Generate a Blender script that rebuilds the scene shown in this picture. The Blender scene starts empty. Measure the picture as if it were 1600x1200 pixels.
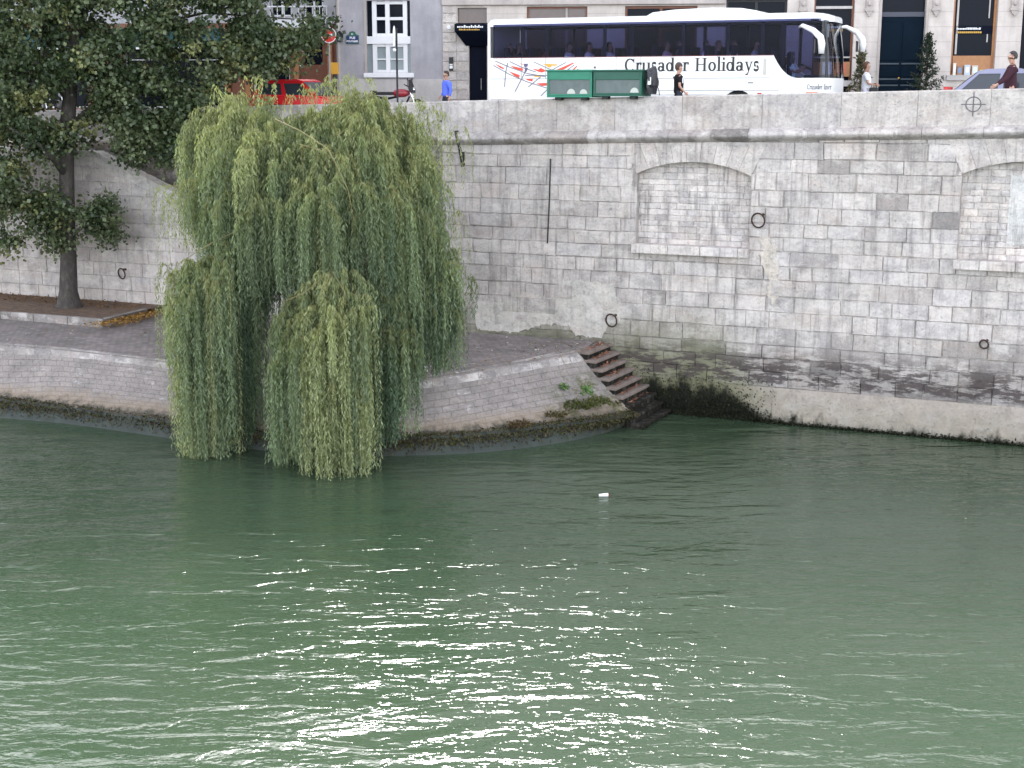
import bpy, bmesh, math, random
import numpy as np
from mathutils import Vector, Matrix, Euler

random.seed(7)
NR = np.random.default_rng(11)
SC = bpy.context.scene
COL = SC.collection
R = math.radians

# ------------------------------------------------------------------ camera, sky, sun, exposure
F = 2200.0
TH = math.atan(455 / F)
EYE = 8.8
cd = bpy.data.cameras.new('camera')
cam = bpy.data.objects.new('camera', cd)
COL.objects.link(cam)
cam.location = (0, 0, EYE)
cam.rotation_euler = (math.pi / 2 - TH, 0, 0)
cd.sensor_width = 36
cd.lens = 36 * F / 1600
cd.clip_start = 0.3
cd.clip_end = 2000
SC.camera = cam

SUN_EL, SUN_AZ = 42, -1          # azimuth measured from +Y (ahead) towards +X
world = bpy.data.worlds.new("World")
SC.world = world
world.use_nodes = True
wn = world.node_tree
sky = wn.nodes.new('ShaderNodeTexSky')
sky.sky_type = 'NISHITA'
sky.sun_disc = False
sky.sun_elevation = R(SUN_EL)
sky.sun_rotation = R(SUN_AZ)
sky.air_density = 0.6
sky.dust_density = 1.0
sky.ozone_density = 0.3
veil = wn.nodes.new('ShaderNodeHueSaturation')      # thin high overcast: a whiter sky
veil.inputs['Saturation'].default_value = 0.30
wn.links.new(sky.outputs[0], veil.inputs['Color'])
wn.links.new(veil.outputs[0], wn.nodes['Background'].inputs[0])
wn.nodes['Background'].inputs[1].default_value = 0.15
sd = bpy.data.lights.new('sun', 'SUN')
sd.energy = 0.9
sd.angle = R(10)
sd.color = (1.0, 0.97, 0.93)
sun = bpy.data.objects.new('sun', sd)
COL.objects.link(sun)
sv = Vector((math.sin(R(SUN_AZ)) * math.cos(R(SUN_EL)), math.cos(R(SUN_AZ)) * math.cos(R(SUN_EL)), math.sin(R(SUN_EL))))
sun.rotation_euler = (-sv).to_track_quat('-Z', 'Y').to_euler()
sun.location = (0, 30, 60)
SC.view_settings.view_transform = 'Standard'
SC.view_settings.look = 'None'
SC.view_settings.gamma = 1
SC.view_settings.exposure = 2.85

# ------------------------------------------------------------------ measuring helpers
_c, _s = math.cos(TH), math.sin(TH)
def ray(px, py):
    a = (px - 800) / F; b = (600 - py) / F
    return (a, _c + b * _s, -_s + b * _c)
def at_z(px, py, z):
    d = ray(px, py); t = (z - EYE) / d[2]
    return Vector((d[0] * t, d[1] * t, z))
def at_y(px, py, Y):
    d = ray(px, py); t = Y / d[1]
    return Vector((d[0] * t, Y, EYE + d[2] * t))
class Frame:
    """a vertical plane: u along it, v into it (away from the river), z up"""
    def __init__(s, P, yaw):
        s.P = Vector((P[0], P[1], 0)); s.yaw = yaw
        s.e = Vector((math.cos(yaw), -math.sin(yaw), 0)); s.n = Vector((math.sin(yaw), math.cos(yaw), 0))
    def w(s, u, v, z=0.0):
        return s.P + s.e * u + s.n * v + Vector((0, 0, z))
    def loc(s, p):
        d = Vector((p[0], p[1], 0)) - s.P
        return d.dot(s.e), d.dot(s.n)
    def hit(s, px, py):
        d = ray(px, py)
        den = d[0] * s.e.y - d[1] * s.e.x
        t = (s.P.x * s.e.y - s.P.y * s.e.x) / den
        u, v = s.loc((d[0] * t, d[1] * t))
        return u, EYE + d[2] * t
    def mat(s, u=0, v=0, z=0):
        return Matrix.Translation(s.w(u, v, z)) @ Matrix.Rotation(-s.yaw, 4, 'Z')
WALL = Frame(at_z(1200, 660, 0), R(23.3))
BUS = Frame(at_y(1036, 150, 44.4), R(23.3))
FAC = Frame(at_y(1000, 100, 50.5), R(5))
ROAD, PAVE = 7.80, 7.94

# ------------------------------------------------------------------ object helpers
def empty(name, label, cat, matrix=None, group=None):
    o = bpy.data.objects.new(name, None)
    COL.objects.link(o)
    o.empty_display_size = 0.3
    if matrix is not None: o.matrix_world = matrix
    o['label'] = label; o['category'] = cat
    if group: o['group'] = group
    return o
def tag(o, label=None, cat=None, group=None, kind=None):
    if label: o['label'] = label
    if cat: o['category'] = cat
    if group: o['group'] = group
    if kind: o['kind'] = kind
    return o

class MB:
    def __init__(s): s.v = []; s.f = []; s.c = []; s.m = []; s.col = (1, 1, 1); s.mi = 0
    def add(s, vs, fs):
        b = len(s.v); s.v += [tuple(p) for p in vs]; s.c += [s.col] * len(vs)
        for f in fs: s.f.append(tuple(b + i for i in f)); s.m.append(s.mi)
        return s
    def box(s, x0, x1, y0, y1, z0, z1, ch=0.0):
        if ch > 0:
            bm = bmesh.new()
            bmesh.ops.create_cube(bm, size=1)
            for v in bm.verts:
                v.co = Vector((x0 + (v.co.x + .5) * (x1 - x0), y0 + (v.co.y + .5) * (y1 - y0), z0 + (v.co.z + .5) * (z1 - z0)))
            bmesh.ops.bevel(bm, geom=bm.edges[:], offset=ch, segments=2, affect='EDGES', profile=.6)
            return s.bm(bm)
        return s.add([(x0, y0, z0), (x1, y0, z0), (x1, y1, z0), (x0, y1, z0), (x0, y0, z1), (x1, y0, z1), (x1, y1, z1), (x0, y1, z1)],
                     [(3, 2, 1, 0), (4, 5, 6, 7), (0, 1, 5, 4), (1, 2, 6, 5), (2, 3, 7, 6), (3, 0, 4, 7)])
    def bm(s, bm):
        bm.verts.index_update()
        s.add([v.co.copy() for v in bm.verts], [[v.index for v in f.verts] for f in bm.faces]); bm.free(); return s
    def prism(s, poly, y0, y1):
        """poly in (x,z) extruded along y"""
        n = len(poly)
        a = sum(poly[i][0] * poly[(i + 1) % n][1] - poly[(i + 1) % n][0] * poly[i][1] for i in range(n))
        if a < 0: poly = poly[::-1]
        vs = [(x, y0, z) for x, z in poly] + [(x, y1, z) for x, z in poly]
        fs = [tuple(range(n)), tuple(range(2 * n - 1, n - 1, -1))] + [(i, n + i, n + (i + 1) % n, (i + 1) % n) for i in range(n)]
        return s.add(vs, fs)
    def tube(s, pts, r, seg=6, cap=True):
        pts = [Vector(p) for p in pts]; n = len(pts)
        rs = r if isinstance(r, (list, tuple)) else [r] * n
        vs = []; prev = None
        for i, p in enumerate(pts):
            t = (pts[min(i + 1, n - 1)] - pts[max(i - 1, 0)])
            t = t.normalized() if t.length > 1e-9 else Vector((0, 0, 1))
            if prev is None:
                a = Vector((0, 0, 1)) if abs(t.z) < .9 else Vector((1, 0, 0))
                x = t.cross(a).normalized()
            else:
                x = prev - t * prev.dot(t)
                x = x.normalized() if x.length > 1e-6 else t.orthogonal().normalized()
            prev = x; y = t.cross(x)
            vs += [p + (x * math.cos(2 * math.pi * k / seg) + y * math.sin(2 * math.pi * k / seg)) * rs[i] for k in range(seg)]
        fs = [(i * seg + k, i * seg + (k + 1) % seg, (i + 1) * seg + (k + 1) % seg, (i + 1) * seg + k) for i in range(n - 1) for k in range(seg)]
        if cap: fs += [tuple(range(seg - 1, -1, -1)), tuple((n - 1) * seg + k for k in range(seg))]
        return s.add(vs, fs)
    def disc_y(s, cx, cy, cz, r, th, seg=24, r2=None):
        """solid disc / ring with its axis along y"""
        if r2 is None:
            return s.prism([(cx + r * math.cos(2 * math.pi * k / seg), cz + r * math.sin(2 * math.pi * k / seg)) for k in range(seg)], cy, cy + th)
        vs = []
        for (rr, y) in ((r, cy), (r, cy + th), (r2, cy + th), (r2, cy)):
            vs += [(cx + rr * math.cos(2 * math.pi * k / seg), y, cz + rr * math.sin(2 * math.pi * k / seg)) for k in range(seg)]
        fs = [(a * seg + k, a * seg + (k + 1) % seg, ((a + 1) % 4) * seg + (k + 1) % seg, ((a + 1) % 4) * seg + k) for a in range(4) for k in range(seg)]
        return s.add(vs, [f[::-1] for f in fs])
    def torus(s, c, ax, R_, r, seg=24, ss=8):
        c = Vector(c); ax = Vector(ax).normalized(); x = ax.orthogonal().normalized(); y = ax.cross(x)
        vs = []
        for i in range(seg):
            d = x * math.cos(2 * math.pi * i / seg) + y * math.sin(2 * math.pi * i / seg)
            vs += [c + d * (R_ + r * math.cos(2 * math.pi * k / ss)) + ax * r * math.sin(2 * math.pi * k / ss) for k in range(ss)]
        fs = [(i * ss + k, ((i + 1) % seg) * ss + k, ((i + 1) % seg) * ss + (k + 1) % ss, i * ss + (k + 1) % ss) for i in range(seg) for k in range(ss)]
        return s.add(vs, fs)
    def ball(s, c, r, sub=2):
        bm = bmesh.new(); bmesh.ops.create_icosphere(bm, subdivisions=sub, radius=1)
        rr = r if isinstance(r, (tuple, list)) else (r, r, r)
        for v in bm.verts: v.co = Vector((c[0] + v.co.x * rr[0], c[1] + v.co.y * rr[1], c[2] + v.co.z * rr[2]))
        return s.bm(bm)
    def build(s, name, mats, parent=None, smooth=False, colors=False, bevel=0, matrix=None):
        me = bpy.data.meshes.new(name)
        me.from_pydata(s.v, [], s.f); me.update()
        if not isinstance(mats, (list, tuple)): mats = [mats]
        for m in mats: me.materials.append(m)
        if len(mats) > 1: me.polygons.foreach_set('material_index', s.m)
        if colors:
            at = me.color_attributes.new('Col', 'FLOAT_COLOR', 'POINT')
            at.data.foreach_set('color', np.array([(*c, 1) for c in s.c], dtype=np.float32).ravel())
        if smooth: me.polygons.foreach_set('use_smooth', [True] * len(me.polygons))
        o = bpy.data.objects.new(name, me); COL.objects.link(o)
        if parent: o.parent = parent
        if matrix is not None:
            if parent: o.matrix_local = matrix
            else: o.matrix_world = matrix
        if bevel:
            b = o.modifiers.new('bevel', 'BEVEL'); b.width = bevel; b.segments = 2; b.limit_method = 'ANGLE'; b.angle_limit = R(40)
        return o

def copy_thing(o, label=None):
    c = o.copy(); COL.objects.link(c)
    for ch in list(o.children):
        k = ch.copy(); COL.objects.link(k); k.parent = c
        for g in list(ch.children):
            q = g.copy(); COL.objects.link(q); q.parent = k
    if label: c['label'] = label
    return c

# ------------------------------------------------------------------ materials
class NT:
    def __init__(s, name):
        s.m = bpy.data.materials.new(name); s.m.use_nodes = True
        s.t = s.m.node_tree; s.n = s.t.nodes; s.b = s.n['Principled BSDF']; s.out = s.n['Material Output']
    def node(s, ty, **kw):
        n = s.n.new('ShaderNode' + ty)
        for k, v in kw.items(): setattr(n, k, v)
        return n
    def link(s, a, b): s.t.links.new(a, b)
    def val(s, sock, v):
        if hasattr(v, 'is_linked') or hasattr(v, 'links'): s.link(v, sock)
        else: sock.default_value = v
    def coord(s, kind='Object', scale=(1, 1, 1), rot=(0, 0, 0), loc=(0, 0, 0)):
        tc = s.node('TexCoord'); mp = s.node('Mapping')
        s.link(tc.outputs[kind], mp.inputs[0])
        mp.inputs[1].default_value = loc; mp.inputs[2].default_value = rot; mp.inputs[3].default_value = scale
        return mp.outputs[0]
    def noise(s, vec, scale, detail=5, rough=.55, dist=0):
        n = s.node('TexNoise'); s.link(vec, n.inputs['Vector'])
        n.inputs['Scale'].default_value = scale; n.inputs['Detail'].default_value = detail
        n.inputs['Roughness'].default_value = rough; n.inputs['Distortion'].default_value = dist
        return n.outputs['Fac']
    def ramp(s, fac, stops):
        r = s.node('ValToRGB'); s.link(fac, r.inputs[0])
        e = r.color_ramp.elements
        while len(e) < len(stops): e.new(.5)
        for i, (p, c) in enumerate(stops):
            e[i].position = p
            e[i].color = (*c, 1) if isinstance(c, (tuple, list)) else (c, c, c, 1)
        return r.outputs[0]
    def mix(s, fac, a, b, mode='MIX'):
        n = s.node('MixRGB', blend_type=mode)
        for i, v in enumerate((fac, a, b)):
            if hasattr(v, 'links'): s.link(v, n.inputs[i])
            else: n.inputs[i].default_value = v if i == 0 else (*v, 1)
        return n.outputs[0]
    def math(s, op, a, b=0.0, clamp=False):
        n = s.node('Math', operation=op); n.use_clamp = clamp
        for i, v in enumerate((a, b)):
            if hasattr(v, 'links'): s.link(v, n.inputs[i])
            else: n.inputs[i].default_value = v
        return n.outputs[0]
    def rng(s, v, a, b, c=0., d=1.):
        n = s.node('MapRange', interpolation_type='SMOOTHSTEP'); s.link(v, n.inputs[0])
        for i, q in enumerate((a, b, c, d)): n.inputs[i + 1].default_value = q
        return n.outputs[0]
    def bump(s, h, strength=.3, dist=.02, normal=None):
        b = s.node('Bump'); s.link(h, b.inputs['Height']); b.inputs['Strength'].default_value = strength; b.inputs['Distance'].default_value = dist
        if normal is not None: s.link(normal, b.inputs['Normal'])
        s.link(b.outputs[0], s.b.inputs['Normal']); return b.outputs[0]
    def base(s, c): s.val(s.b.inputs['Base Color'], c if hasattr(c, 'links') else (*c, 1))
    def rough(s, r): s.val(s.b.inputs['Roughness'], r)

def plain(name, c, rough=.6, metal=0., vary=.12, scale=6, spec=.5, bump=0.):
    t = NT(name)
    if vary:
        n = t.noise(t.coord(), scale, 4)
        t.base(t.mix(n, tuple(x * (1 - vary) for x in c), tuple(min(1, x * (1 + vary)) for x in c)))
        if bump: t.bump(t.noise(t.coord(), scale * 8, 4), bump, .01)
    else: t.base(c)
    t.rough(rough); t.b.inputs['Metallic'].default_value = metal; t.b.inputs['Specular IOR Level'].default_value = spec
    return t.m

def glass(name, tint, refl=.12, rough=.02, ior=1.5):
    t = NT(name); t.n.remove(t.b)
    tr = t.node('BsdfTransparent'); tr.inputs[0].default_value = (*tint, 1)
    gl = t.node('BsdfGlossy'); gl.inputs['Roughness'].default_value = rough; gl.inputs[0].default_value = (1, 1, 1, 1)
    fr = t.node('Fresnel'); fr.inputs[0].default_value = ior
    mx = t.node('MixShader')
    t.link(t.math('ADD', fr.outputs[0], refl * .3), mx.inputs[0])
    t.link(tr.outputs[0], mx.inputs[1]); t.link(gl.outputs[0], mx.inputs[2]); t.link(mx.outputs[0], t.out.inputs[0])
    return t.m

def stone_mat(name, algae=True, attr=True, base=(.4, .39, .38), stain=1.0, bloom=.6):
    t = NT(name)
    co = t.coord('Object')
    if attr:
        a = t.node('Attribute', attribute_name='Col').outputs['Color']
    else:
        a = t.mix(t.noise(co, 1.3, 3), tuple(x * .85 for x in base), tuple(x * 1.12 for x in base))
    mott = t.noise(co, 2.2, 8, .68)
    fine = t.noise(co, 17, 6, .7)
    c = t.mix(.8, a, t.ramp(mott, [(.3, (.58, .57, .58)), (.5, (1, 1, 1)), (.7, (1.22, 1.19, 1.15))]), 'MULTIPLY')
    c = t.mix(.55, c, t.ramp(fine, [(.3, .55), (.5, 1.0), (.7, 1.18)]), 'MULTIPLY')
    patch = t.ramp(t.noise(t.coord('Object', (1.0, 1, 2.6), loc=(5, 0, 2)), 1.6, 8, .8), [(.5, 0), (.6, 1)])
    c = t.mix(t.math('MULTIPLY', patch, .38 * stain if bloom > .3 else 0.0), c, (.29, .265, .25))
    pinkish = t.ramp(t.noise(t.coord('Object', (.6, 1, 1.4), loc=(1, 0, 9)), 1.1, 5, .6), [(.5, 0), (.68, 1)])
    c = t.mix(t.math('MULTIPLY', pinkish, .35 if bloom > .3 else 0.0), c, (.44, .35, .30))
    # pale lime bloom and dark weather streaks (real deposits on the stone)
    lime = t.ramp(t.noise(t.coord('Object', (1, 1, 1.6), loc=(3, 1, 7)), 1.3, 8, .75), [(.5, 0), (.62, 1)])
    c = t.mix(t.math('MULTIPLY', lime, bloom), c, (.65, .60, .56))
    st = t.ramp(t.noise(t.coord('Object', (5.5, 5.5, .45)), 1.0, 6, .72), [(.5, 0), (.66, 1)])
    c = t.mix(t.math('MULTIPLY', st, .55 * stain), c, (.16, .145, .135))
    pit = t.ramp(t.noise(t.coord('Object', (1, 1, 1.8)), 9, 5, .75), [(.60, 0), (.68, 1)])
    c = t.mix(t.math('MULTIPLY', pit, .12 * stain), c, (.13, .12, .12))
    if algae:
        g = t.node('NewGeometry'); sp = t.node('SeparateXYZ'); t.link(g.outputs['Position'], sp.inputs[0])
        nz = t.noise(t.coord('Object', (1.6, 1.6, 1)), 1.4, 7, .7)
        zz = t.math('ADD', sp.outputs[2], t.math('MULTIPLY', t.math('SUBTRACT', nz, .5), -1.5))
        # extra growth in the damp corner by the water steps
        cx = t.math('SUBTRACT', 1.0, t.rng(sp.outputs[0], 5.4, 7.5))
        damp = t.math('ADD', t.rng(t.math('ADD', zz, t.math('MULTIPLY', cx, -1.0)), .1, 2.4), t.math('MULTIPLY', t.math('SUBTRACT', 1, cx), .72), True)
        grey = t.rng(zz, .9, 2.7)
        c = t.mix(t.math('MULTIPLY', t.math('SUBTRACT', 1, grey), .35), c, (.25, .23, .21))
        c = t.mix(t.math('MULTIPLY', t.math('SUBTRACT', 1, damp), .75), c, (.135, .14, .062))
        band_ = t.math('MULTIPLY', t.rng(sp.outputs[2], .95, 1.15), t.math('SUBTRACT', 1, t.rng(sp.outputs[2], 1.5, 2.3)))
        worn = t.math('MULTIPLY', t.ramp(t.noise(t.coord('Object', (.8, 1, 3.2), loc=(2, 0, 4)), 1.3, 7, .75), [(.46, 0), (.52, 1)]), band_)
        c = t.mix(t.math('MULTIPLY', worn, .9), c, (.065, .052, .05))
        blk = t.rng(t.math('ADD', zz, t.math('SUBTRACT', .20, t.math('MULTIPLY', cx, .82))), .05, .5)
        c = t.mix(t.math('SUBTRACT', 1, blk), c, (.012, .013, .009))
    t.base(c); t.rough(.93); t.b.inputs['Specular IOR Level'].default_value = .2
    h = t.math('ADD', t.math('MULTIPLY', mott, .8), t.math('ADD', t.math('MULTIPLY', fine, .35), t.math('MULTIPLY', pit, -.18)))
    t.bump(h, 1.0, .05)
    return t.m

M = {}
M['wall'] = stone_mat('quay_stone')
M['parapet'] = stone_mat('parapet_stone', algae=False, stain=.55)
M['infill'] = stone_mat('infill_stone', algae=False, stain=1.2)
M['stairwall'] = stone_mat('stair_wall_stone', algae=False, stain=.6)
M['mortar'] = stone_mat('mortar', attr=False, base=(.40, .375, .35))
M['cement'] = stone_mat('cement_render', attr=False, base=(.44, .375, .315), stain=.3, bloom=.35)
M['seam'] = stone_mat('plaster_seam', algae=False, attr=False, base=(.55, .49, .42), stain=.5)
M['lime'] = stone_mat('lime_patch', algae=False, attr=False, base=(.49, .46, .415), stain=.4)
M['iron'] = plain('rusty_iron', (.06, .035, .025), .8, .4, .4, 20)
M['black_iron'] = plain('black_iron', (.012, .013, .015), .5, .3)

# ------------------------------------------------------------------ masonry
def sub_rect(r, h):
    a, b, c, d = r; e, f, g, i = h
    if e >= b or f <= a or g >= d or i <= c: return [r]
    o = []
    if e > a: o.append((a, e, c, d))
    if f < b: o.append((f, b, c, d))
    x0, x1 = max(a, e), min(b, f)
    if g > c: o.append((x0, x1, c, g))
    if i < d: o.append((x0, x1, i, d))
    return o
def masonry(mb, u0, u1, z0, z1, rnd, holes=(), hr=(.28, .42), lr=(.5, 1.25), color=None, gap=.008, relief=.018, y=0.0, top=None, deep=.03, jit=.006):
    z = z0
    while z < z1 - .03:
        h = rnd.uniform(*hr)
        if z1 - z - h < hr[0] * .6: h = z1 - z
        u = u0 - rnd.random() * lr[1]
        while u < u1:
            l = rnd.uniform(*lr)
            rs = [(max(u, u0), min(u + l, u1), z, z + h)]
            u += l
            if rs[0][1] - rs[0][0] < .04: continue
            for ho in holes: rs = [q for r in rs for q in sub_rect(r, ho)]
            cc = color(rs[0][0] if rs else u, z, rnd)
            rel = rnd.random() ** 2 * relief
            for (a, b, c, d) in rs:
                if b - a < .05 or d - c < .04: continue
                a += gap; b -= gap; c += gap; d -= gap
                j = lambda: rnd.uniform(-jit, jit)
                P = [(a + j(), c + j()), (b + j(), c + j()), (b + j(), d + j()), (a + j(), d + j())]
                if top:
                    P = [(pu, min(pz, top(pu) - .004)) for pu, pz in P]
                    if P[3][1] - P[0][1] < .02 and P[2][1] - P[1][1] < .02: continue
                bv = min(.014, (b - a) * .2, (d - c) * .2)
                mu = (a + b) / 2; mz = (c + d) / 2
                I = [(pu + (bv if pu < mu else -bv), pz + (bv if pz < mz else -bv)) for pu, pz in P]
                mb.col = cc
                mb.add([(pu, y + deep, pz) for pu, pz in P] + [(pu, y - rel, pz) for pu, pz in I],
                       [(4, 5, 6, 7), (0, 1, 5, 4), (1, 2, 6, 5), (2, 3, 7, 6), (3, 0, 4, 7)])
        z += h
def tint(rnd, b=.40, dv=.06, pink=.2):
    k = b + rnd.gauss(0, dv); k = max(.18, min(.62, k))
    p = rnd.random()
    if p < pink: return (k * 1.08, k * .97, k * .90)
    if p < pink + .3: return (k * 1.03, k * .95, k * .905)
    return (k * 1.05, k * .955, k * .885)
def c_wall(u, z, r):
    if z < 1.9 and r.random() < .2 and z > .9: return tuple(x * .6 for x in tint(r, .33))
    if z < 2.3: return tint(r, .35, .05, .2)
    if r.random() < .03: return tuple(x * .78 for x in tint(r, .38))
    return tint(r, .47, .04)

top_par = lambda u: 8.78 + .0218 * u
cor_top = lambda u: 7.894 + .0227 * u
cor_bot = lambda u: 7.555 + .025 * u
JOG = -9.8
rnd = random.Random(5)
UE = 24.0
wall = empty('quay_wall', 'tall pale limestone river quay wall with blind arched recesses and rounded cornice', 'wall', WALL.mat())
recs = [(-3.88, -.70, 4.70, 6.64, 6.98), (4.65, 7.85, 4.66, 6.82, 7.15), (13.2, 16.4, 4.68, 6.9, 7.22)]
zone = [(a, b, c, f - .0) for a, b, c, d, f in recs]
vz = [(a - .12, b + .12, d + .06, 7.4) for a, b, c, d, f in recs]
mb = MB()
masonry(mb, JOG, UE, .98, 9, rnd, holes=zone + vz, hr=(.34, .48), lr=(.55, 1.35), gap=.004, deep=.02, jit=.016, relief=.04, color=c_wall, top=lambda u: cor_bot(u) + .02)
for i, (a, b, c, d, f) in enumerate(recs):      # voussoir fan over each recess
    zt = cor_bot((a + b) / 2) + .02
    n = 9; w = b - a; rise = f - d
    rr = (w * w / 4 + rise * rise) / (2 * rise); cx = (a + b) / 2; cz = f - rr
    th = math.asin(w / 2 / rr)
    for k in range(n):
        g = .004
        A = [-th + (2 * th) * (k + q) / n for q in (0, .33, .66, 1)]
        lo = [(cx + rr * math.sin(x), cz + rr * math.cos(x)) for x in A]
        hi = []
        for q in (A[3], A[0]):
            s = q / th
            hi.append((cx + s * (w / 2 + .42), cor_bot(cx) + .02))
        mb.col = tint(rnd, .47, .045)
        lo[0] = (lo[0][0] + g, lo[0][1]); lo[3] = (lo[3][0] - g, lo[3][1])
        hi[0] = (hi[0][0] - g, hi[0][1]); hi[1] = (hi[1][0] + g, hi[1][1])
        mb.prism(lo + hi, -.018, .32)
mb.build('masonry', M['wall'], wall, colors=True)
mo = MB()
rects = [(JOG, UE, -1.2, 7.6)]
for h in zone: rects = [q for r in rects for q in sub_rect(r, h)]
for (a, b, c, d) in rects: mo.add([(a, .022, c), (b, .022, c), (b, .022, d), (a, .022, d)], [(0, 1, 2, 3)])
for (a, b, c, d, f) in recs:
    for (p, q) in (((a, c), (a, d)), ((b, d), (b, c))):
        mo.add([(p[0], .022, p[1]), (p[0], .022 + .33, p[1]), (q[0], .36, q[1]), (q[0], .022, q[1])], [(0, 1, 2, 3)])
mo.build('mortar_bed', M['mortar'], wall)
def c_inf(u, z, r):
    k = r.uniform(.88, 1.1); return tuple(x * k for x in tint(r, .55, .04))
for i, (a, b, c, d, f) in enumerate(recs):
    m2 = MB(); masonry(m2, a - .02, b + .02, c - .02, f + .1, rnd, hr=(.13, .19), lr=(.3, .62), color=c_inf, y=.25, relief=.010, gap=.003, deep=.012)
    if i == 1:
        m2.col = (.58, .565, .54)
        m2.box(a + 1.15, b + .02, .225, .28, c + .4, d - .02)
    m2.col = (.42, .4, .38); m2.add([(a, .265, c), (b, .265, c), (b, .265, f + .1), (a, .265, f + .1)], [(0, 1, 2, 3)])
    m2.build('recess_infill', M['infill'], wall, colors=True)
    m3 = MB(); uu = a - .06
    while uu < b - .1:
        e = min(uu + rnd.uniform(.6, 1.1), b + .03); m3.col = tint(rnd, .58, .03)
        m3.box(uu + .003, e - .003, -.24, .24, c - .22, c + .02 + rnd.uniform(-.01, .012), .025); uu = e
    m3.build('sill', M['wall'], wall, colors=True)
# rounded cornice, one stone after another, and the parapet
m4 = MB(); uu = JOG - .02; prof = [(.05, 0.)] + [(-.02 - .22 * math.sin(math.pi * k / 10), k / 10) for k in range(11)] + [(.05, 1.)]
while uu < UE:
    e = uu + rnd.uniform(.9, 1.6); k = tint(rnd, .40, .09, .08); m4.col = k; n = len(prof); vs = []
    for U in (uu + .004, e - .004):
        for (y, q) in prof: vs.append((U, y - rnd.uniform(0, .006), cor_bot(U) + q * (cor_top(U) - cor_bot(U))))
    fs = [(i, n + i, n + i + 1, i + 1) for i in range(n - 1)] + [tuple(range(n)), tuple(range(2 * n - 1, n - 1, -1))]
    m4.add(vs, fs); uu = e
m4.build('cornice', M['wall'], wall, colors=True)
def parapet(parent, u0, u1, y0, rnd, ex=0):
    m5 = MB(); m6 = MB(); uu = u0
    while uu < u1:
        e = min(uu + rnd.uniform(1.6, 2.2), u1); m5.col = tint(rnd, .40, .035, .1)
        a, b = uu + .006, e - .006
        vs = [(a, y0, cor_top(a) - .02), (b, y0, cor_top(b) - .02), (b, y0 + .42, cor_top(b) - .4), (a, y0 + .42, cor_top(a) - .4),
              (a, y0, top_par(a) - .03), (b, y0, top_par(b) - .03), (b, y0 + .42, top_par(b) - .03), (a, y0 + .42, top_par(a) - .03),
              (a, y0 + .03, top_par(a)), (b, y0 + .03, top_par(b)), (b, y0 + .39, top_par(b)), (a, y0 + .39, top_par(a))]
        m5.add(vs, [(0, 1, 5, 4), (1, 2, 6, 5), (2, 3, 7, 6), (3, 0, 4, 7), (4, 5, 9, 8), (5, 6, 10, 9), (6, 7, 11, 10), (7, 4, 8, 11), (8, 9, 10, 11)])
        uu = e
    o = m5.build('parapet', M['parapet'], parent, colors=True)
    m6.col = (.3, .3, .3); m6.add([(u0, y0 + .02, cor_top(u0) - .1), (u1, y0 + .02, cor_top(u1) - .1), (u1, y0 + .02, top_par(u1) - .03), (u0, y0 + .02, top_par(u0) - .03)], [(0, 1, 2, 3)])
    m6.build('parapet_joint', M['mortar'], o)
    return o
par = parapet(wall, JOG, UE, -.02, rnd)
# cement band along the foot, bare repair patches, crack filled with plaster
m7 = MB(); m7.box(.1, UE, -.03, .03, -.9, .99); m7.box(-5.2, .09, .0, .03, -.9, .99)
o = m7.build('cement_band', M['cement'], wall)
def px_patch(name, pts, mat, th=.02, base=.0, frame=WALL, parent=wall):
    q0 = [frame.hit(x, y) for x, y in pts]; q = []; rr = random.Random(len(pts))
    for (a, b), (c, d) in zip(q0, q0[1:] + q0[:1]):     # crumbled outline
        n = max(1, int(math.hypot(c - a, d - b) / .06))
        for k in range(n): q.append((a + (c - a) * k / n + rr.gauss(0, .022), b + (d - b) * k / n + rr.gauss(0, .022)))
    return MB().prism(q, base - th, base + .02).build(name, mat, parent)
px_patch('lime_patch', [(868, 434), (960, 444), (960, 462), (972, 470), (968, 506), (952, 506), (940, 528), (900, 524), (888, 508), (852, 506), (805, 520), (745, 514), (742, 470), (800, 474), (800, 458), (868, 462)], M['lime'], .021)
px_patch('plaster_seam', [(1190, 356), (1198, 366), (1206, 384), (1214, 390), (1211, 402), (1216, 418), (1213, 432), (1220, 445), (1217, 462), (1209, 480), (1203, 470), (1199, 450), (1202, 436), (1194, 420), (1189, 398), (1194, 388), (1188, 372)], M['seam'], .03)
rod = MB(); a = WALL.hit(861, 248); b = WALL.hit(856, 380)
rod.tube([(a[0], -.035, a[1]), ((a[0] + b[0]) / 2 + .01, -.035, (a[1] + b[1]) / 2), (b[0], -.035, b[1])], .02, 8)
rod.build('iron_rod', M['black_iron'], wall)
# sprayed cross-hair mark on the parapet
g = MB(); u, z = WALL.hit(1521, 163)
g.disc_y(u, -.027, z, .19, .004, 28, .165); g.box(u - .29, u + .29, -.03, -.027, z - .012, z + .012); g.box(u - .012, u + .012, -.033, -.030, z - .29, z + .29)
g.build('graffiti_mark', plain('graffiti_grey', (.12, .11, .12), .9), par)

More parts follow.
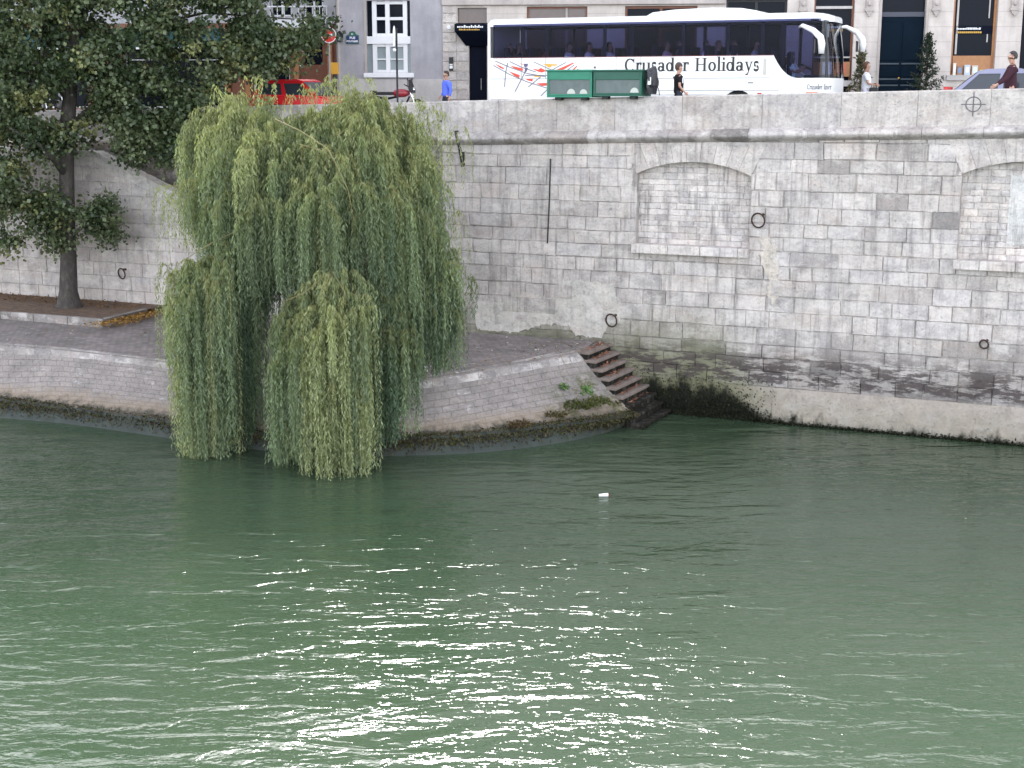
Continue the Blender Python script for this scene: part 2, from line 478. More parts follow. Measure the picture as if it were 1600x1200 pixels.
# iron wall bracket
br = empty('wall_bracket', 'black triangular iron bracket bolted to the quay wall beside the willow', 'bracket', WALL.mat())
p0 = WALL.hit(716, 205); p1 = WALL.hit(735, 236); p2 = WALL.hit(735, 258)
mbx = MB(); mbx.tube([(p0[0], -.2, p0[1]), (p1[0] - .02, -.52, p1[1] - .05), (p2[0], -.55, p2[1])], .03, 6)
mbx.tube([(p0[0], -.2, p0[1]), (p0[0] + .18, -.3, p0[1] - .55), (p2[0], -.55, p2[1])], .03, 6); mbx.build('arm', M['black_iron'], br)
MB().box(p2[0] - .03, p2[0] + .06, -.58, -.5, p2[1] - .02, p1[1], .01).build('plate', M['black_iron'], br)
MB().tube([(p0[0], .0, p0[1]), (p0[0], -.22, p0[1])], .022, 6).build('stay', M['black_iron'], br)

# mooring rings
def ring(px, py, r, label, y=-.03):
    u, z = WALL.hit(px, py)
    e = empty('mooring_ring', label, 'ring', WALL.mat(u, y, z), 'iron mooring rings on the quay wall')
    MB().torus((0, -.07, 0), (.25, 1, .12), r, .022, 28, 8).build('ring', M['iron'], e, smooth=True)
    MB().tube([(r * .6, .05, r * .82), (r * .6, -.1, r * .82)], .035, 8).build('eye_bolt', M['iron'], e, smooth=True)
ring(1186, 344, .19, 'rusty iron mooring ring beside the right edge of the left blind arch')
ring(957, 500, .18, 'rusty iron mooring ring just above the head of the water steps')
ring(1538, 537, .11, 'small rusty iron ring low on the wall under the cut-off right arch')
ring(193, 427, .17, 'iron mooring ring on the staircase wall right of the plane tree trunk')

# ------------------------------------------------------------------ staircase wall at the left, inner wall, stairs
rnd = random.Random(9)
UL = -46.0
def stop(u):
    if u < -22.3: return 6.98 + .02 * (-22.3 - u)
    return max(1.9, 6.95 - .404 * (u + 22.3))
sw = empty('staircase_wall', 'pale stone wall of the riverside staircase with a sloping coping', 'wall', WALL.mat())
def c_sw(u, z, r):
    k = tint(r, .42, .02, .25); return k
mb = MB(); masonry(mb, UL, JOG, 1.5, 8, rnd, hr=(.42, .5), lr=(.7, 1.3), color=c_sw, top=lambda u: stop(u) - .42, relief=.005, gap=.004, jit=.002)
mb.build('masonry', M['stairwall'], sw, colors=True)
pts = [(UL, stop(UL)), (-22.3, stop(-22.3)), (-9.9, stop(-9.9))]
def band(lo, hi, y0, y1, name, mat, parent):
    m = MB(); P = pts + []
    poly = [(u, z + hi) for u, z in P] + [(u, z + lo) for u, z in P[::-1]]
    m.prism(poly, y0, y1); return m.build(name, mat, parent, bevel=.015)
M['coping'] = stone_mat('coping_stone', algae=False, attr=False, base=(.44, .42, .39), stain=.8)
band(-.16, 0, -.07, .42, 'coping', M['coping'], sw); band(-.42, -.165, .0, .36, 'string_course', M['stairwall'] if 0 else M['coping'], sw)
mo = MB(); mo.prism([(u, z - .42) for u, z in pts] + [(JOG, 1.0), (UL, 1.0)], .02, .36); mo.build('core', M['mortar'], sw)
iw = empty('inner_quay_wall', 'street retaining wall with shade painted into its blocks, set back behind the riverside staircase', 'wall', WALL.mat(0, 2.4, 0))
mb = MB(); masonry(mb, UL, JOG + .4, 1.5, 9, rnd, color=c_wall, top=lambda u: cor_bot(u)); mb.c = [tuple(.42 * q for q in c) for c in mb.c]; mb.build('masonry', M['wall'], iw, colors=True)  # block colours scaled down to stand in for shade from tree and stairs
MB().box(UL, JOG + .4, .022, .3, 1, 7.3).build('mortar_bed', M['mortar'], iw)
m4 = MB()
for k in range(24):
    U0 = UL + k * (JOG - UL) / 24; U1 = U0 + (JOG - UL) / 24; m4.col = tint(rnd, .38, .06)
    n = len(prof); vs = [(U, y, cor_bot(U) + q * (cor_top(U) - cor_bot(U))) for U in (U0 + .004, U1 - .004) for (y, q) in prof]
    m4.add(vs, [(i, n + i, n + i + 1, i + 1) for i in range(n - 1)])
m4.build('cornice', M['wall'], iw, colors=True)
parapet(iw, UL, JOG, -.02, rnd)
# return wall closing the jog
MB().box(JOG - .0, JOG + .4, .03, 2.4, 1.0, 7.9).build('return_wall', M['cement'], wall)
st = MB()
for k in range(33):
    u = -22.3 + k * .375; z = 6.0 - k * .1515 * .82
    st.box(u, u + .375, .37, 2.38, 1.0, max(1.95, z))
st.box(UL, -22.3, .37, 2.38, 1.0, 6.0)
tag(st.build('stone_staircase', M['cement'], matrix=WALL.mat()), 'stone staircase descending behind the sloping wall from street to quay', 'stairs')

# ------------------------------------------------------------------ lower quay, revetment, water steps
crest = [(-900, 500, 1.75), (-420, 500, 1.75), (-80, 530, 1.72), (0, 538, 1.7), (93, 545, 1.66), (247, 563, 1.6), (400, 585, 1.58), (520, 596, 1.58), (644, 592, 1.6), (722, 582, 1.65), (819, 565, 1.74), (881, 553.5, 1.82), (906, 549, 1.86)]
foot = [(-900, 575), (-420, 582), (-80, 613), (0, 623), (110, 637), (280, 660), (430, 680), (540, 687), (640, 683), (740, 677), (850, 665), (935, 655), (990, 646)]
watr = [(-900, 600), (-420, 612), (-80, 645), (0, 653), (110, 663), (280, 687), (430, 706), (540, 713), (640, 712), (740, 708), (850, 696), (944, 677), (1003, 653)]
C = [at_z(*p) for p in crest]; Fo = [at_z(x, y, .40) for x, y in foot]; Wa = [at_z(x, y, 0) for x, y in watr]
for i in range(2): C[i] = Vector((C[2].x - (2 - i) * 14, C[2].y + (2 - i) * 2.0, 1.72)); Fo[i] = Vector((Fo[2].x - (2 - i) * 14, Fo[2].y + (2 - i) * 2.2, .4)); Wa[i] = Vector((Wa[2].x - (2 - i) * 14, Wa[2].y + (2 - i) * 2.2, 0))
def catmull(P, n=8):
    out = []
    for i in range(len(P) - 1):
        a, b, c, d = P[max(i - 1, 0)], P[i], P[i + 1], P[min(i + 2, len(P) - 1)]
        for k in range(n):
            t = k / n
            out.append(.5 * ((2 * b) + (c - a) * t + (2 * a - 5 * b + 4 * c - d) * t * t + (3 * b - a - 3 * c + d) * t ** 3))
    return out + [P[-1]]
C, Fo, Wa = catmull(C), catmull(Fo), catmull(Wa)
NC = len(C)
def rev_mat():
    t = NT('revetment_stone')
    uv = t.node('UVMap').outputs[0]
    nb = t.node('Mapping'); t.link(uv, nb.inputs[0])
    wob = t.node('TexNoise'); wob.inputs['Scale'].default_value = 2.0; t.link(uv, wob.inputs['Vector'])
    wv = t.node('VectorMath', operation='MULTIPLY_ADD'); t.link(wob.outputs['Color'], wv.inputs[0]); wv.inputs[1].default_value = (.07, .04, 0); t.link(uv, wv.inputs[2])
    br = t.node('TexBrick'); t.link(wv.outputs[0], br.inputs['Vector'])
    br.inputs['Scale'].default_value = 1; br.inputs['Brick Width'].default_value = .44; br.inputs['Row Height'].default_value = .215
    br.inputs['Mortar Size'].default_value = .012; br.inputs['Mortar Smooth'].default_value = .4; br.inputs['Bias'].default_value = 0
    br.inputs['Color1'].default_value = (.25, .222, .205, 1); br.inputs['Color2'].default_value = (.225, .20, .186, 1); br.inputs['Mortar'].default_value = (.185, .16, .145, 1)
    co = t.coord('Object')
    mott = t.noise(co, 1.1, 7, .7); fine = t.noise(co, 14, 6, .75)
    c = t.mix(.75, br.outputs['Color'], t.ramp(mott, [(.3, (.6, .6, .62)), (.5, (1, 1, 1)), (.72, (1.3, 1.27, 1.25))]), 'MULTIPLY')
    c = t.mix(.75, c, t.ramp(fine, [(.3, .55), (.5, 1), (.72, 1.25)]), 'MULTIPLY')
    wh = t.ramp(t.noise(t.coord('Object', (1, 1, 3), loc=(9, 2, 1)), 1.5, 7, .72), [(.6, 0), (.68, 1)])
    c = t.mix(t.math('MULTIPLY', wh, .55), c, (.5, .49, .48))
    g = t.node('NewGeometry'); sp = t.node('SeparateXYZ'); t.link(g.outputs['Position'], sp.inputs[0])
    nz = t.noise(co, 2.6, 8, .75)
    zz = t.math('ADD', sp.outputs[2], t.math('MULTIPLY', t.math('SUBTRACT', nz, .5), -.7))
    ochre = t.math('SUBTRACT', 1, t.rng(zz, .55, .85))
    c = t.mix(t.math('MULTIPLY', ochre, .6), c, (.25, .19, .13))
    rightx = t.rng(sp.outputs[0], .2, 2.0)
    moss = t.math('MULTIPLY', t.ramp(t.noise(co, 3.1, 8, .75), [(.47, 0), (.6, 1)]), t.math('MULTIPLY', rightx, t.math('SUBTRACT', 1, t.rng(zz, 1.0, 1.75))))
    c = t.mix(t.math('MULTIPLY', moss, .85), c, (.075, .08, .025))
    blk = t.math('SUBTRACT', 1, t.rng(zz, .42, .62))
    c = t.mix(t.math('MULTIPLY', blk, .93), c, t.mix(fine, (.015, .017, .012), (.10, .09, .07)))
    t.base(c); t.rough(.93); t.b.inputs['Specular IOR Level'].default_value = .2
    t.bump(t.math('ADD', t.math('MULTIPLY', br.outputs['Fac'], -.45), t.math('ADD', t.math('MULTIPLY', fine, .45), t.math('MULTIPLY', mott, .5))), .8, .03)
    return t.m
M['rev'] = rev_mat()
M['foot'] = plain('wet_foot_stone', (.035, .042, .036), .7, 0, .6, 2.5, .3, .4)
rv = empty('sloped_embankment', 'curved sloping stone revetment between the lower quay and the water', 'embankment', Matrix.Translation((0, 0, 0)))
me = bpy.data.meshes.new('revetment')
NS = 6; vs, fs, uvs = [], [], []
su = 0
for i in range(NC):
    if i: su += (C[i] - C[i - 1]).length * .5 + (Fo[i] - Fo[i - 1]).length * .5
    L = (C[i] - Fo[i]).length
    for k in range(NS + 1):
        t = k / NS
        p = C[i].lerp(Fo[i], t); p.z -= .10 * math.sin(math.pi * t) * min(1, L / 2)
        vs.append(p); uvs.append((su, -L * t))
for i in range(NC - 1):
    for k in range(NS):
        a = i * (NS + 1) + k; fs.append((a, a + 1, a + NS + 2, a + NS + 1))
me.from_pydata(vs, [], fs)
ul = me.uv_layers.new(name='UVMap')
for p in me.polygons:
    for li in p.loop_indices: ul.data[li].uv = uvs[me.loops[li].vertex_index]
me.materials.append(M['rev']); me.polygons.foreach_set('use_smooth', [True] * len(me.polygons)); me.update()
ro = bpy.data.objects.new('slope', me); COL.objects.link(ro); ro.parent = rv
# foot ledge
m = MB()
vs = []
for i in range(NC):
    o2 = (Wa[i] - C[i]); o2.z = 0; o2 = o2.normalized()
    vs += [Fo[i] + Vector((0, 0, .01)), Fo[i] + o2 * .10 + Vector((0, 0, -.05)), Wa[i], Wa[i] + o2 * .2 + Vector((0, 0, -1.5))]
m.add(vs, [(i * 4 + k, i * 4 + k + 1, i * 4 + 5 + k, i * 4 + 4 + k) for i in range(NC - 1) for k in range(3)])
m.build('foot_ledge', M['foot'], rv, smooth=False)
# coping of the crest in separate stones
m = MB(); rnd = random.Random(3)
i = 0
while i < NC - 1:
    j = min(i + rnd.choice([2, 2, 3]), NC - 1); m.col = tuple(x * .92 for x in tint(rnd, .29, .02))
    vs = []
    for q in (i, j):
        o2 = (Fo[q] - C[q]); o2.z = 0; o2 = o2.normalized(); d = (C[j] - C[i]).normalized() * (.008 if q == i else -.008)
        dn = (Fo[q] - C[q]).normalized()
        vs += [C[q] - o2 * .42 + d + Vector((0, 0, .008)), C[q] - o2 * .1 + d + Vector((0, 0, .014)), C[q] + dn * .12 + d + Vector((0, 0, .004)), C[q] + dn * .30 + d - Vector((0, 0, .035))]
    m.add(vs, [(k, k + 1, 5 + k, 4 + k) for k in range(3)] + [(0, 3, 2, 1), (4, 5, 6, 7)]); i = j
m.build('crest_coping', stone_mat('crest_stone', algae=False, attr=True, stain=.8), rv, colors=True)

# cheek at the end and the steps (in the wall frame)
eu, ev = WALL.loc(C[-1]); fu, fv = WALL.loc(Fo[-1])
m = MB(); vs = []
for k in range(9):
    t = k / 8; p = C[-1].lerp(Fo[-1], t); p.z -= .1 * math.sin(math.pi * t) * min(1, (C[-1] - Fo[-1]).length / 2)
    vs += [p, Vector((p.x, p.y, -1))]
n8 = len(vs)
m.add(vs, [(2 * k, 2 * k + 1, 2 * k + 3, 2 * k + 2) for k in range(8)])
m.add([Fo[-1] + Vector((0, 0, .01)), Wa[-1] + Vector((0, 0, .3)), Wa[-1] + Vector((0, 0, -1)), Fo[-1] + Vector((0, 0, -1))], [(0, 1, 2, 3)])
m.build('cheek_wall', M['foot'], rv)
steps = empty('water_steps', 'worn mossy stone steps descending from the lower quay to the river', 'steps', WALL.mat())
M['step'] = stone_mat('step_stone', algae=False, attr=False, base=(.22, .175, .15), stain=1.0, bloom=.06)
M['riser_and_wet_step'] = stone_mat('riser_and_wet_step_stone', algae=False, attr=False, base=(.016, .014, .010), stain=.8, bloom=.0)
NSTEP = 9
rnd = random.Random(4)
for k in range(NSTEP):
    t = k / (NSTEP - 1)
    ua = eu + (fu - eu) * t - .02; va = ev + (fv - ev) * t
    z = 1.88 - k * (1.88 - .14) / (NSTEP - 1)
    ub = ua + (fu - eu) / (NSTEP - 1) + .05
    # a stone tread running from the revetment's edge to the wall, skewed like the edge
    sk = .12
    vs = [(ua - .12, va - .05, z), (ub, va - .05 + (fv - ev) / (NSTEP - 1), z), (ub + sk, -.002, z), (ua + sk - .12, -.002, z)]
    th = .085; ov = .07          # tread slab with a worn nosing over a darker riser
    sl = [vs[0], (vs[1][0] + ov, vs[1][1], z), (vs[2][0] + ov, vs[2][1], z), vs[3]]
    m = MB(); m.add(sl + [(a, b, z - th) for a, b, c in sl], [(0, 1, 2, 3), (7, 6, 5, 4), (0, 4, 5, 1), (1, 5, 6, 2), (2, 6, 7, 3), (3, 7, 4, 0)])
    o = m.build('step', M['step' if k < 6 else 'riser_and_wet_step'], steps, bevel=.022)
    rz = z - th - .002
    m = MB(); m.add([(a, b, rz) for a, b, c in vs] + [(a, b, -1) for a, b, c in vs], [(0, 1, 2, 3), (0, 4, 5, 1), (1, 5, 6, 2), (2, 6, 7, 3), (3, 7, 4, 0)])
    m.build('riser', M['riser_and_wet_step'], o)  # risers take the near-black stone at every height, darker than the treads
print('steps', eu, ev, fu, fv)

def cobble_mat():
    t = NT('cobbles')
    g = t.node('NewGeometry')
    mp = t.node('Mapping'); t.link(g.outputs['Position'], mp.inputs[0]); mp.inputs[2].default_value = (0, 0, R(23)); mp.inputs[3].default_value = (1, 1, .001)
    wob = t.node('TexNoise'); wob.inputs['Scale'].default_value = 1.5; t.link(mp.outputs[0], wob.inputs['Vector'])
    wv = t.node('VectorMath', operation='MULTIPLY_ADD'); t.link(wob.outputs['Color'], wv.inputs[0]); wv.inputs[1].default_value = (.12, .12, 0); t.link(mp.outputs[0], wv.inputs[2])
    br = t.node('TexBrick'); t.link(wv.outputs[0], br.inputs['Vector']); br.inputs['Scale'].default_value = 1
    br.inputs['Brick Width'].default_value = .22; br.inputs['Row Height'].default_value = .16; br.inputs['Mortar Size'].default_value = .012; br.inputs['Mortar Smooth'].default_value = .6
    br.inputs['Color1'].default_value = (.24, .21, .20, 1); br.inputs['Color2'].default_value = (.17, .148, .142, 1); br.inputs['Mortar'].default_value = (.115, .095, .08, 1)
    mott = t.noise(mp.outputs[0], .8, 8, .7)
    c = t.mix(.8, br.outputs['Color'], t.ramp(mott, [(.3, (.6, .58, .56)), (.5, (1, 1, 1)), (.7, (1.35, 1.3, 1.3))]), 'MULTIPLY')
    lit = t.ramp(t.noise(mp.outputs[0], 7, 6, .8), [(.62, 0), (.7, 1)])
    c = t.mix(t.math('MULTIPLY', lit, .5), c, (.17, .10, .06))
    t.base(c); t.rough(.9); t.bump(t.math('ADD', t.math('MULTIPLY', br.outputs['Fac'], -1), t.noise(mp.outputs[0], 11, 4)), .8, .03)
    return t.m
M['cobble'] = cobble_mat()
m = MB(); vs = []
for i in range(NC):
    u, v = WALL.loc(C[i])
    # wall foot points spread along the wall
    b = WALL.w(u if u < -9.8 else min(u, -4.9), .6, 1.93)
    vs += [C[i] - Vector((0, 0, .004)), C[i].lerp(b, .5) + Vector((0, 0, .02)), b]
m.add(vs, [(i * 3 + k, i * 3 + k + 1, i * 3 + 4 + k, i * 3 + 3 + k) for i in range(NC - 1) for k in range(2)])
q = [C[-1] - Vector((0, 0, .004)), WALL.w(eu, -.05, 1.93), WALL.w(-4.9, .6, 1.93), WALL.w(eu + .15, -.0, 1.9)]
m.add([C[-1] - Vector((0, 0, .004)), WALL.w(-4.9, .6, 1.93), WALL.w(eu + .1, .05, 1.9)], [(0, 1, 2)])
tag(m.build('lower_quay', M['cobble']), kind='structure')

# tree bed with kerb and fallen leaves
bedp = [(-700, 505), (0, 489), (160, 501), (231, 484.5)]
bq = [at_z(x, y, 2.02) for x, y in bedp]
m = MB()
in_wall = [WALL.w(WALL.loc(p)[0], .3, 2.06) for p in bq]
in_wall[-1] = WALL.w(WALL.loc(bq[-1])[0] + .05, .3, 2.06)
m.add([p + Vector((0, 0, .03)) for p in bq] + in_wall, [(0, 1, 5, 4), (1, 2, 6, 5), (2, 3, 7, 6)])
soil = NT('tree_bed_soil'); co = soil.coord('Object')
soil.base(soil.mix(1, soil.ramp(soil.noise(co, 6, 8, .75), [(.3, (.05, .032, .022)), (.5, (.115, .07, .045)), (.7, (.2, .13, .085))]), (1, 1, 1), 'MULTIPLY')); soil.rough(.95); soil.bump(soil.noise(co, 20, 6, .8), .8, .03)
tag(m.build('tree_bed', soil.m), kind='structure')
m = MB(); rnd = random.Random(8)
for (a, b) in ((bq[0], bq[1]), (bq[1], bq[2]), (bq[2], bq[3])):
    L = (b - a).length; n = max(1, int(L / 1.1)); d = (b - a) / n; nn = Vector((-d.y, d.x, 0)).normalized() * .16
    for k in range(n):
        p = a + d * k; q = a + d * (k + .985); m.col = tuple(x * .8 for x in tint(rnd, .24, .03))
        vs = [p, q, q + nn, p + nn]
        m.add([v + Vector((0, 0, -.3)) for v in vs] + [v + Vector((0, 0, .045)) for v in vs], [(0, 1, 5, 4), (1, 2, 6, 5), (2, 3, 7, 6), (3, 0, 4, 7), (4, 5, 6, 7)])
tag(m.build('bed_kerb', M['stairwall'], colors=True, bevel=.015), kind='structure')

def leaf_cloud(name, pts, size, cols, mat, parent=None, flat=.3, aspect=.6, rs=None, normal_up=None):
    """many separate bent leaf faces (two triangles folded on the midrib) as one mesh"""
    rs = rs or NR
    n = len(pts); pts = np.asarray(pts, dtype=np.float64)
    d = rs.normal(size=(n, 3)); d[:, 2] -= flat; d /= np.linalg.norm(d, axis=1)[:, None]
    w = rs.normal(size=(n, 3)); 
    if normal_up is not None:
        d[:, 2] *= .25; d /= np.linalg.norm(d, axis=1)[:, None]; nup = np.tile([0, 0, 1.], (n, 1)) + rs.normal(size=(n, 3)) * normal_up
        w = np.cross(d, nup)
    w -= (w * d).sum(1)[:, None] * d; w /= np.linalg.norm(w, axis=1)[:, None]
    L = size * rs.uniform(.6, 1.3, n)[:, None]; W = L * aspect * .5
    nn = np.cross(d, w)
    a = pts; b = pts + d * L; m_ = pts + d * L * .5 + nn * L * .06
    v = np.empty((n, 4, 3)); v[:, 0] = a; v[:, 1] = m_ + w * W; v[:, 2] = b; v[:, 3] = m_ - w * W
    return quads(name, v, cols, mat, parent)
def quads(name, v, cols, mat, parent=None):
    n = len(v)
    me = bpy.data.meshes.new(name)
    me.vertices.add(n * 4); me.vertices.foreach_set('co', v.astype(np.float32).ravel())
    me.loops.add(n * 4); me.loops.foreach_set('vertex_index', np.arange(n * 4, dtype=np.int32))
    me.polygons.add(n); me.polygons.foreach_set('loop_start', np.arange(0, n * 4, 4, dtype=np.int32))
    try: me.polygons.foreach_set('loop_total', np.full(n, 4, dtype=np.int32))
    except Exception: pass
    me.update(calc_edges=True); me.validate()
    at = me.color_attributes.new('Col', 'FLOAT_COLOR', 'POINT')
    cc = np.ones((n, 4, 4), dtype=np.float32); cc[:, :, :3] = np.asarray(cols, dtype=np.float32)[:, None, :]
    at.data.foreach_set('color', cc.ravel())
    me.materials.append(mat)
    o = bpy.data.objects.new(name, me); COL.objects.link(o)
    if parent: o.parent = parent
    return o
def leaf_mat(name, trans=.35, rough=.45, spec=.4):
    t = NT(name)
    a = t.node('Attribute', attribute_name='Col').outputs['Color']
    t.base(a); t.rough(rough); t.b.inputs['Specular IOR Level'].default_value = spec
    tl = t.node('BsdfTranslucent'); t.link(t.mix(1, a, (1.25, 1.3, .6), 'MULTIPLY'), tl.inputs[0])
    mx = t.node('MixShader'); mx.inputs[0].default_value = trans
    t.link(t.b.outputs[0], mx.inputs[1]); t.link(tl.outputs[0], mx.inputs[2]); t.link(mx.outputs[0], t.out.inputs[0])
    return t.m
M['leaf'] = leaf_mat('leaf'); M['dry'] = leaf_mat('dry_leaf', .1, .8, .1)
# fallen leaves: bed, heap at the kerb corner, a sprinkling on the cobbles and the water steps
lp, lc = [], []
for k in range(2600):
    u = NR.uniform(-40, -20.3); p = WALL.w(u, NR.uniform(-1.3, -.05), 2.10); lp.append(p); lc.append(np.array([.2, .11, .05]) * NR.uniform(.4, 1.2))
a, b = at_z(165, 506, 1.97), at_z(246, 487, 1.95)
for k in range(1500):
    t = NR.random(); p = a.lerp(b, t) + Vector((NR.normal() * .3, NR.normal() * .42, NR.uniform(0, .06))); lp.append(p); lc.append(np.array([.34, .19, .055]) * NR.uniform(.4, 1.25))
for k in range(450):
    i = NR.integers(20, NC); t = NR.random() ** 1.4
    bb = WALL.w(min(WALL.loc(C[i])[0], -4.9), -.1, 1.93); p = C[i].lerp(bb, t) + Vector((NR.normal() * .3, 0, .03)); lp.append(p); lc.append(np.array([.26, .15, .07]) * NR.uniform(.4, 1.2) if NR.random() < .7 else np.array([.45, .43, .38]))
for k in range(520):
    t = NR.random(); s = int(t * (NSTEP - 1) * .8); tt = s / (NSTEP - 1); u = eu + (fu - eu) * tt + .1 + NR.uniform(0, .12); v = (ev + (fv - ev) * tt) * NR.uniform(.1, .9)
    p = WALL.w(u, v, 1.88 - s * 1.74 / (NSTEP - 1) + .02); lp.append(p); lc.append(np.array([.3, .15, .1]) * NR.uniform(.4, 1.4))
tag(leaf_cloud('fallen_leaves', lp, .085, lc, M['dry'], normal_up=.35), 'brown fallen leaves scattered over tree bed, cobbles and steps', 'leaves', kind='stuff')

# weeds and dark algae fringe along the waterline
wp, wc = [], []
for k in range(12000):
    u = NR.uniform(-4.0, 14); h = .13 + .84 * math.exp(-max(0, (u + 1.7) / 1.5) ** 4)
    wp.append(WALL.w(u, -.04 - NR.random() * .06, abs(NR.normal()) * h * .42 - .03)); wc.append(np.array([.014, .016, .009]) * NR.uniform(.4, 2.2))
for k in range(260):
    u = NR.uniform(-4.0, .2); wp.append(WALL.w(u, -.04, NR.uniform(.5, 1.2))); wc.append(np.array([.045, .05, .014]) * NR.uniform(.4, 1.5))
for k in range(11000):
    i = NR.uniform(8, NC - 1.01); j = int(i); f = Fo[j].lerp(Fo[j + 1], i - j); c = C[j].lerp(C[j + 1], i - j)
    w_ = Wa[j].lerp(Wa[j + 1], i - j); o_ = (w_ - c); o_.z = 0; o_ = o_.normalized(); t = abs(NR.normal()) * .3
    p = f.lerp(c, NR.random() * .07) + o_ * .04 if NR.random() < .35 else (f + o_ * .13).lerp(w_ + o_ * .05, min(t, .8))
    wp.append(p); wc.append(np.array([.05, .04, .024]) * NR.uniform(.25, 2.2) if NR.random() < .7 else np.array([.06, .07, .02]) * NR.uniform(.5, 1.3))
tag(leaf_cloud('waterline_weed', wp, .085, wc, M['dry'], flat=.9, aspect=.4), 'dark algae and weed fringe clinging along the waterline of the quay', 'weed', kind='stuff')
def tuft(px, py, z, n, r, h, col, label):
    p = at_z(px, py, z)
    e = empty('weed_tuft', label, 'plant', Matrix.Translation(p), 'weeds rooted in the sloped embankment')
    a = NR.uniform(0, 6.28, n); rr = r * np.sqrt(NR.random(n)); P = np.stack([rr * np.cos(a), rr * np.sin(a) * .7, NR.random(n) * h - .05], 1)
    leaf_cloud('leaves', P, .09, np.array(col)[None] * NR.uniform(.5, 1.4, (n, 1)), M['leaf'], e, flat=-.4, aspect=.5)
tuft(917, 614, .98, 130, .16, .22, (.14, .24, .08), 'bright green weed tuft on the embankment by the steps')
tuft(882, 605, 1.12, 60, .12, .12, (.11, .19, .06), 'small green weed sprig high on the embankment slope')
tuft(905, 635, .72, 420, .42, .16, (.075, .085, .022), 'large olive moss clump low on the embankment near the steps')
tuft(935, 628, .8, 260, .32, .14, (.09, .1, .025), 'yellowish moss clump on the embankment beside the step edge')
tuft(955, 632, .6, 220, .25, .14, (.08, .08, .025), 'straggly moss clump at the tip of the embankment edge')
tuft(870, 648, .6, 200, .3, .1, (.09, .075, .03), 'rusty brown moss clump low on the embankment')
tuft(812, 663, .55, 200, .3, .1, (.10, .065, .03), 'brown dried weed clump at the foot of the embankment')

# ------------------------------------------------------------------ water
def water_mat():
    t = NT('river_water')
    g = t.node('NewGeometry')
    def co(sc, rot=0, loc=(0, 0, 0)):
        mp = t.node('Mapping'); t.link(g.outputs['Position'], mp.inputs[0]); mp.inputs[3].default_value = sc; mp.inputs[2].default_value = (0, 0, rot); mp.inputs[1].default_value = loc
        return mp.outputs[0]
    swell = t.noise(co((.33, .75, 1), R(-14)), 1.0, 2, .5, .6)
    n1 = t.noise(co((.62, 1.7, 1), R(-10)), 1.0, 3, .5, .8)
    n2 = t.noise(co((2.9, 5.4, 1), R(12), (4, 7, 0)), 1.0, 3, .55, .6)
    n3 = t.noise(co((7, 13, 1), R(-20), (1, 3, 0)), 1.0, 2, .5, .3)
    h = t.math('ADD', t.math('ADD', t.math('MULTIPLY', swell, .8), t.math('MULTIPLY', n1, .62)), t.math('ADD', t.math('MULTIPLY', n2, .19), t.math('MULTIPLY', n3, .03)))
    mott = t.noise(co((.12, .2, 1)), 1.0, 4, .6)
    t.base(t.ramp(mott, [(.3, (.034, .058, .031)), (.7, (.047, .068, .042))]))
    t.rough(.085); t.b.inputs['IOR'].default_value = 1.33
    t.bump(h, 1.0, .108)
    return t.m
M['water'] = water_mat()
m = MB(); m.add([(-160, -60, 0), (160, -60, 0), (160, 70, 0), (-160, 70, 0)], [(0, 1, 2, 3)])
tag(m.build('water', M['water']), kind='structure')
m = MB(); m.add([(-160, -60, -3), (160, -60, -3), (160, 70, -3), (-160, 70, -3)], [(0, 1, 2, 3)])
tag(m.build('river_bed', plain('river_mud', (.05, .05, .035), .9)), kind='structure')
def floaty(name, px, py, label, cat, build):
    e = empty(name, label, cat, Matrix.Translation(at_z(px, py, 0))); build(e)
M['white_plastic'] = plain('white_plastic', (.8, .8, .78), .4, 0, .05)
def f_cup(e):
    MB().tube([(-.1, 0, .03), (.1, .02, .035)], [.028, .042], 14).build('cup', M['white_plastic'], e, smooth=False)
    MB().torus((.1, .02, .035), (1, .2, 0), .042, .005, 16, 6).build('rim', plain('cup_red', (.5, .08, .05), .5), e, smooth=True)
floaty('paper_cup', 943, 776, 'white paper cup with a red rim floating on the green river', 'cup', f_cup)
def f_leaf(e): leaf_cloud('leaf', [(0, 0, .012)], .1, [(.4, .36, .22)], M['dry'], e, normal_up=.05)
floaty('floating_leaf', 310, 712, 'pale dry leaf floating under the left willow strands', 'leaf', f_leaf)
floaty('floating_leaf', 1510, 810, 'lone pale leaf floating on the open water at right', 'leaf', f_leaf)
floaty('floating_leaf', 935, 782, 'small leaf floating just below the paper cup', 'leaf', f_leaf)
def bag(px, py, z, label):
    e = empty('plastic_bag', label, 'bag', Matrix.Translation(at_z(px, py, z)))
    bm = bmesh.new(); bmesh.ops.create_icosphere(bm, subdivisions=3, radius=1); r = random.Random(2)
    for v in bm.verts: v.co *= 1 + .22 * math.sin(5 * v.co.x + 3 * v.co.z) + r.uniform(-.07, .07)
    for v in bm.verts: v.co = Vector((v.co.x * .24, v.co.y * .16, max(-.05, v.co.z * .13) + .06))
    MB().bm(bm).build('bag', M['white_plastic'], e, smooth=True)
    MB().tube([(.18, 0, .1), (.25, .02, .2), (.3, 0, .12)], .012, 5).build('handle', M['white_plastic'], e)
bag(656, 580, 1.66, 'crumpled white plastic bag on the quay edge under the willow')

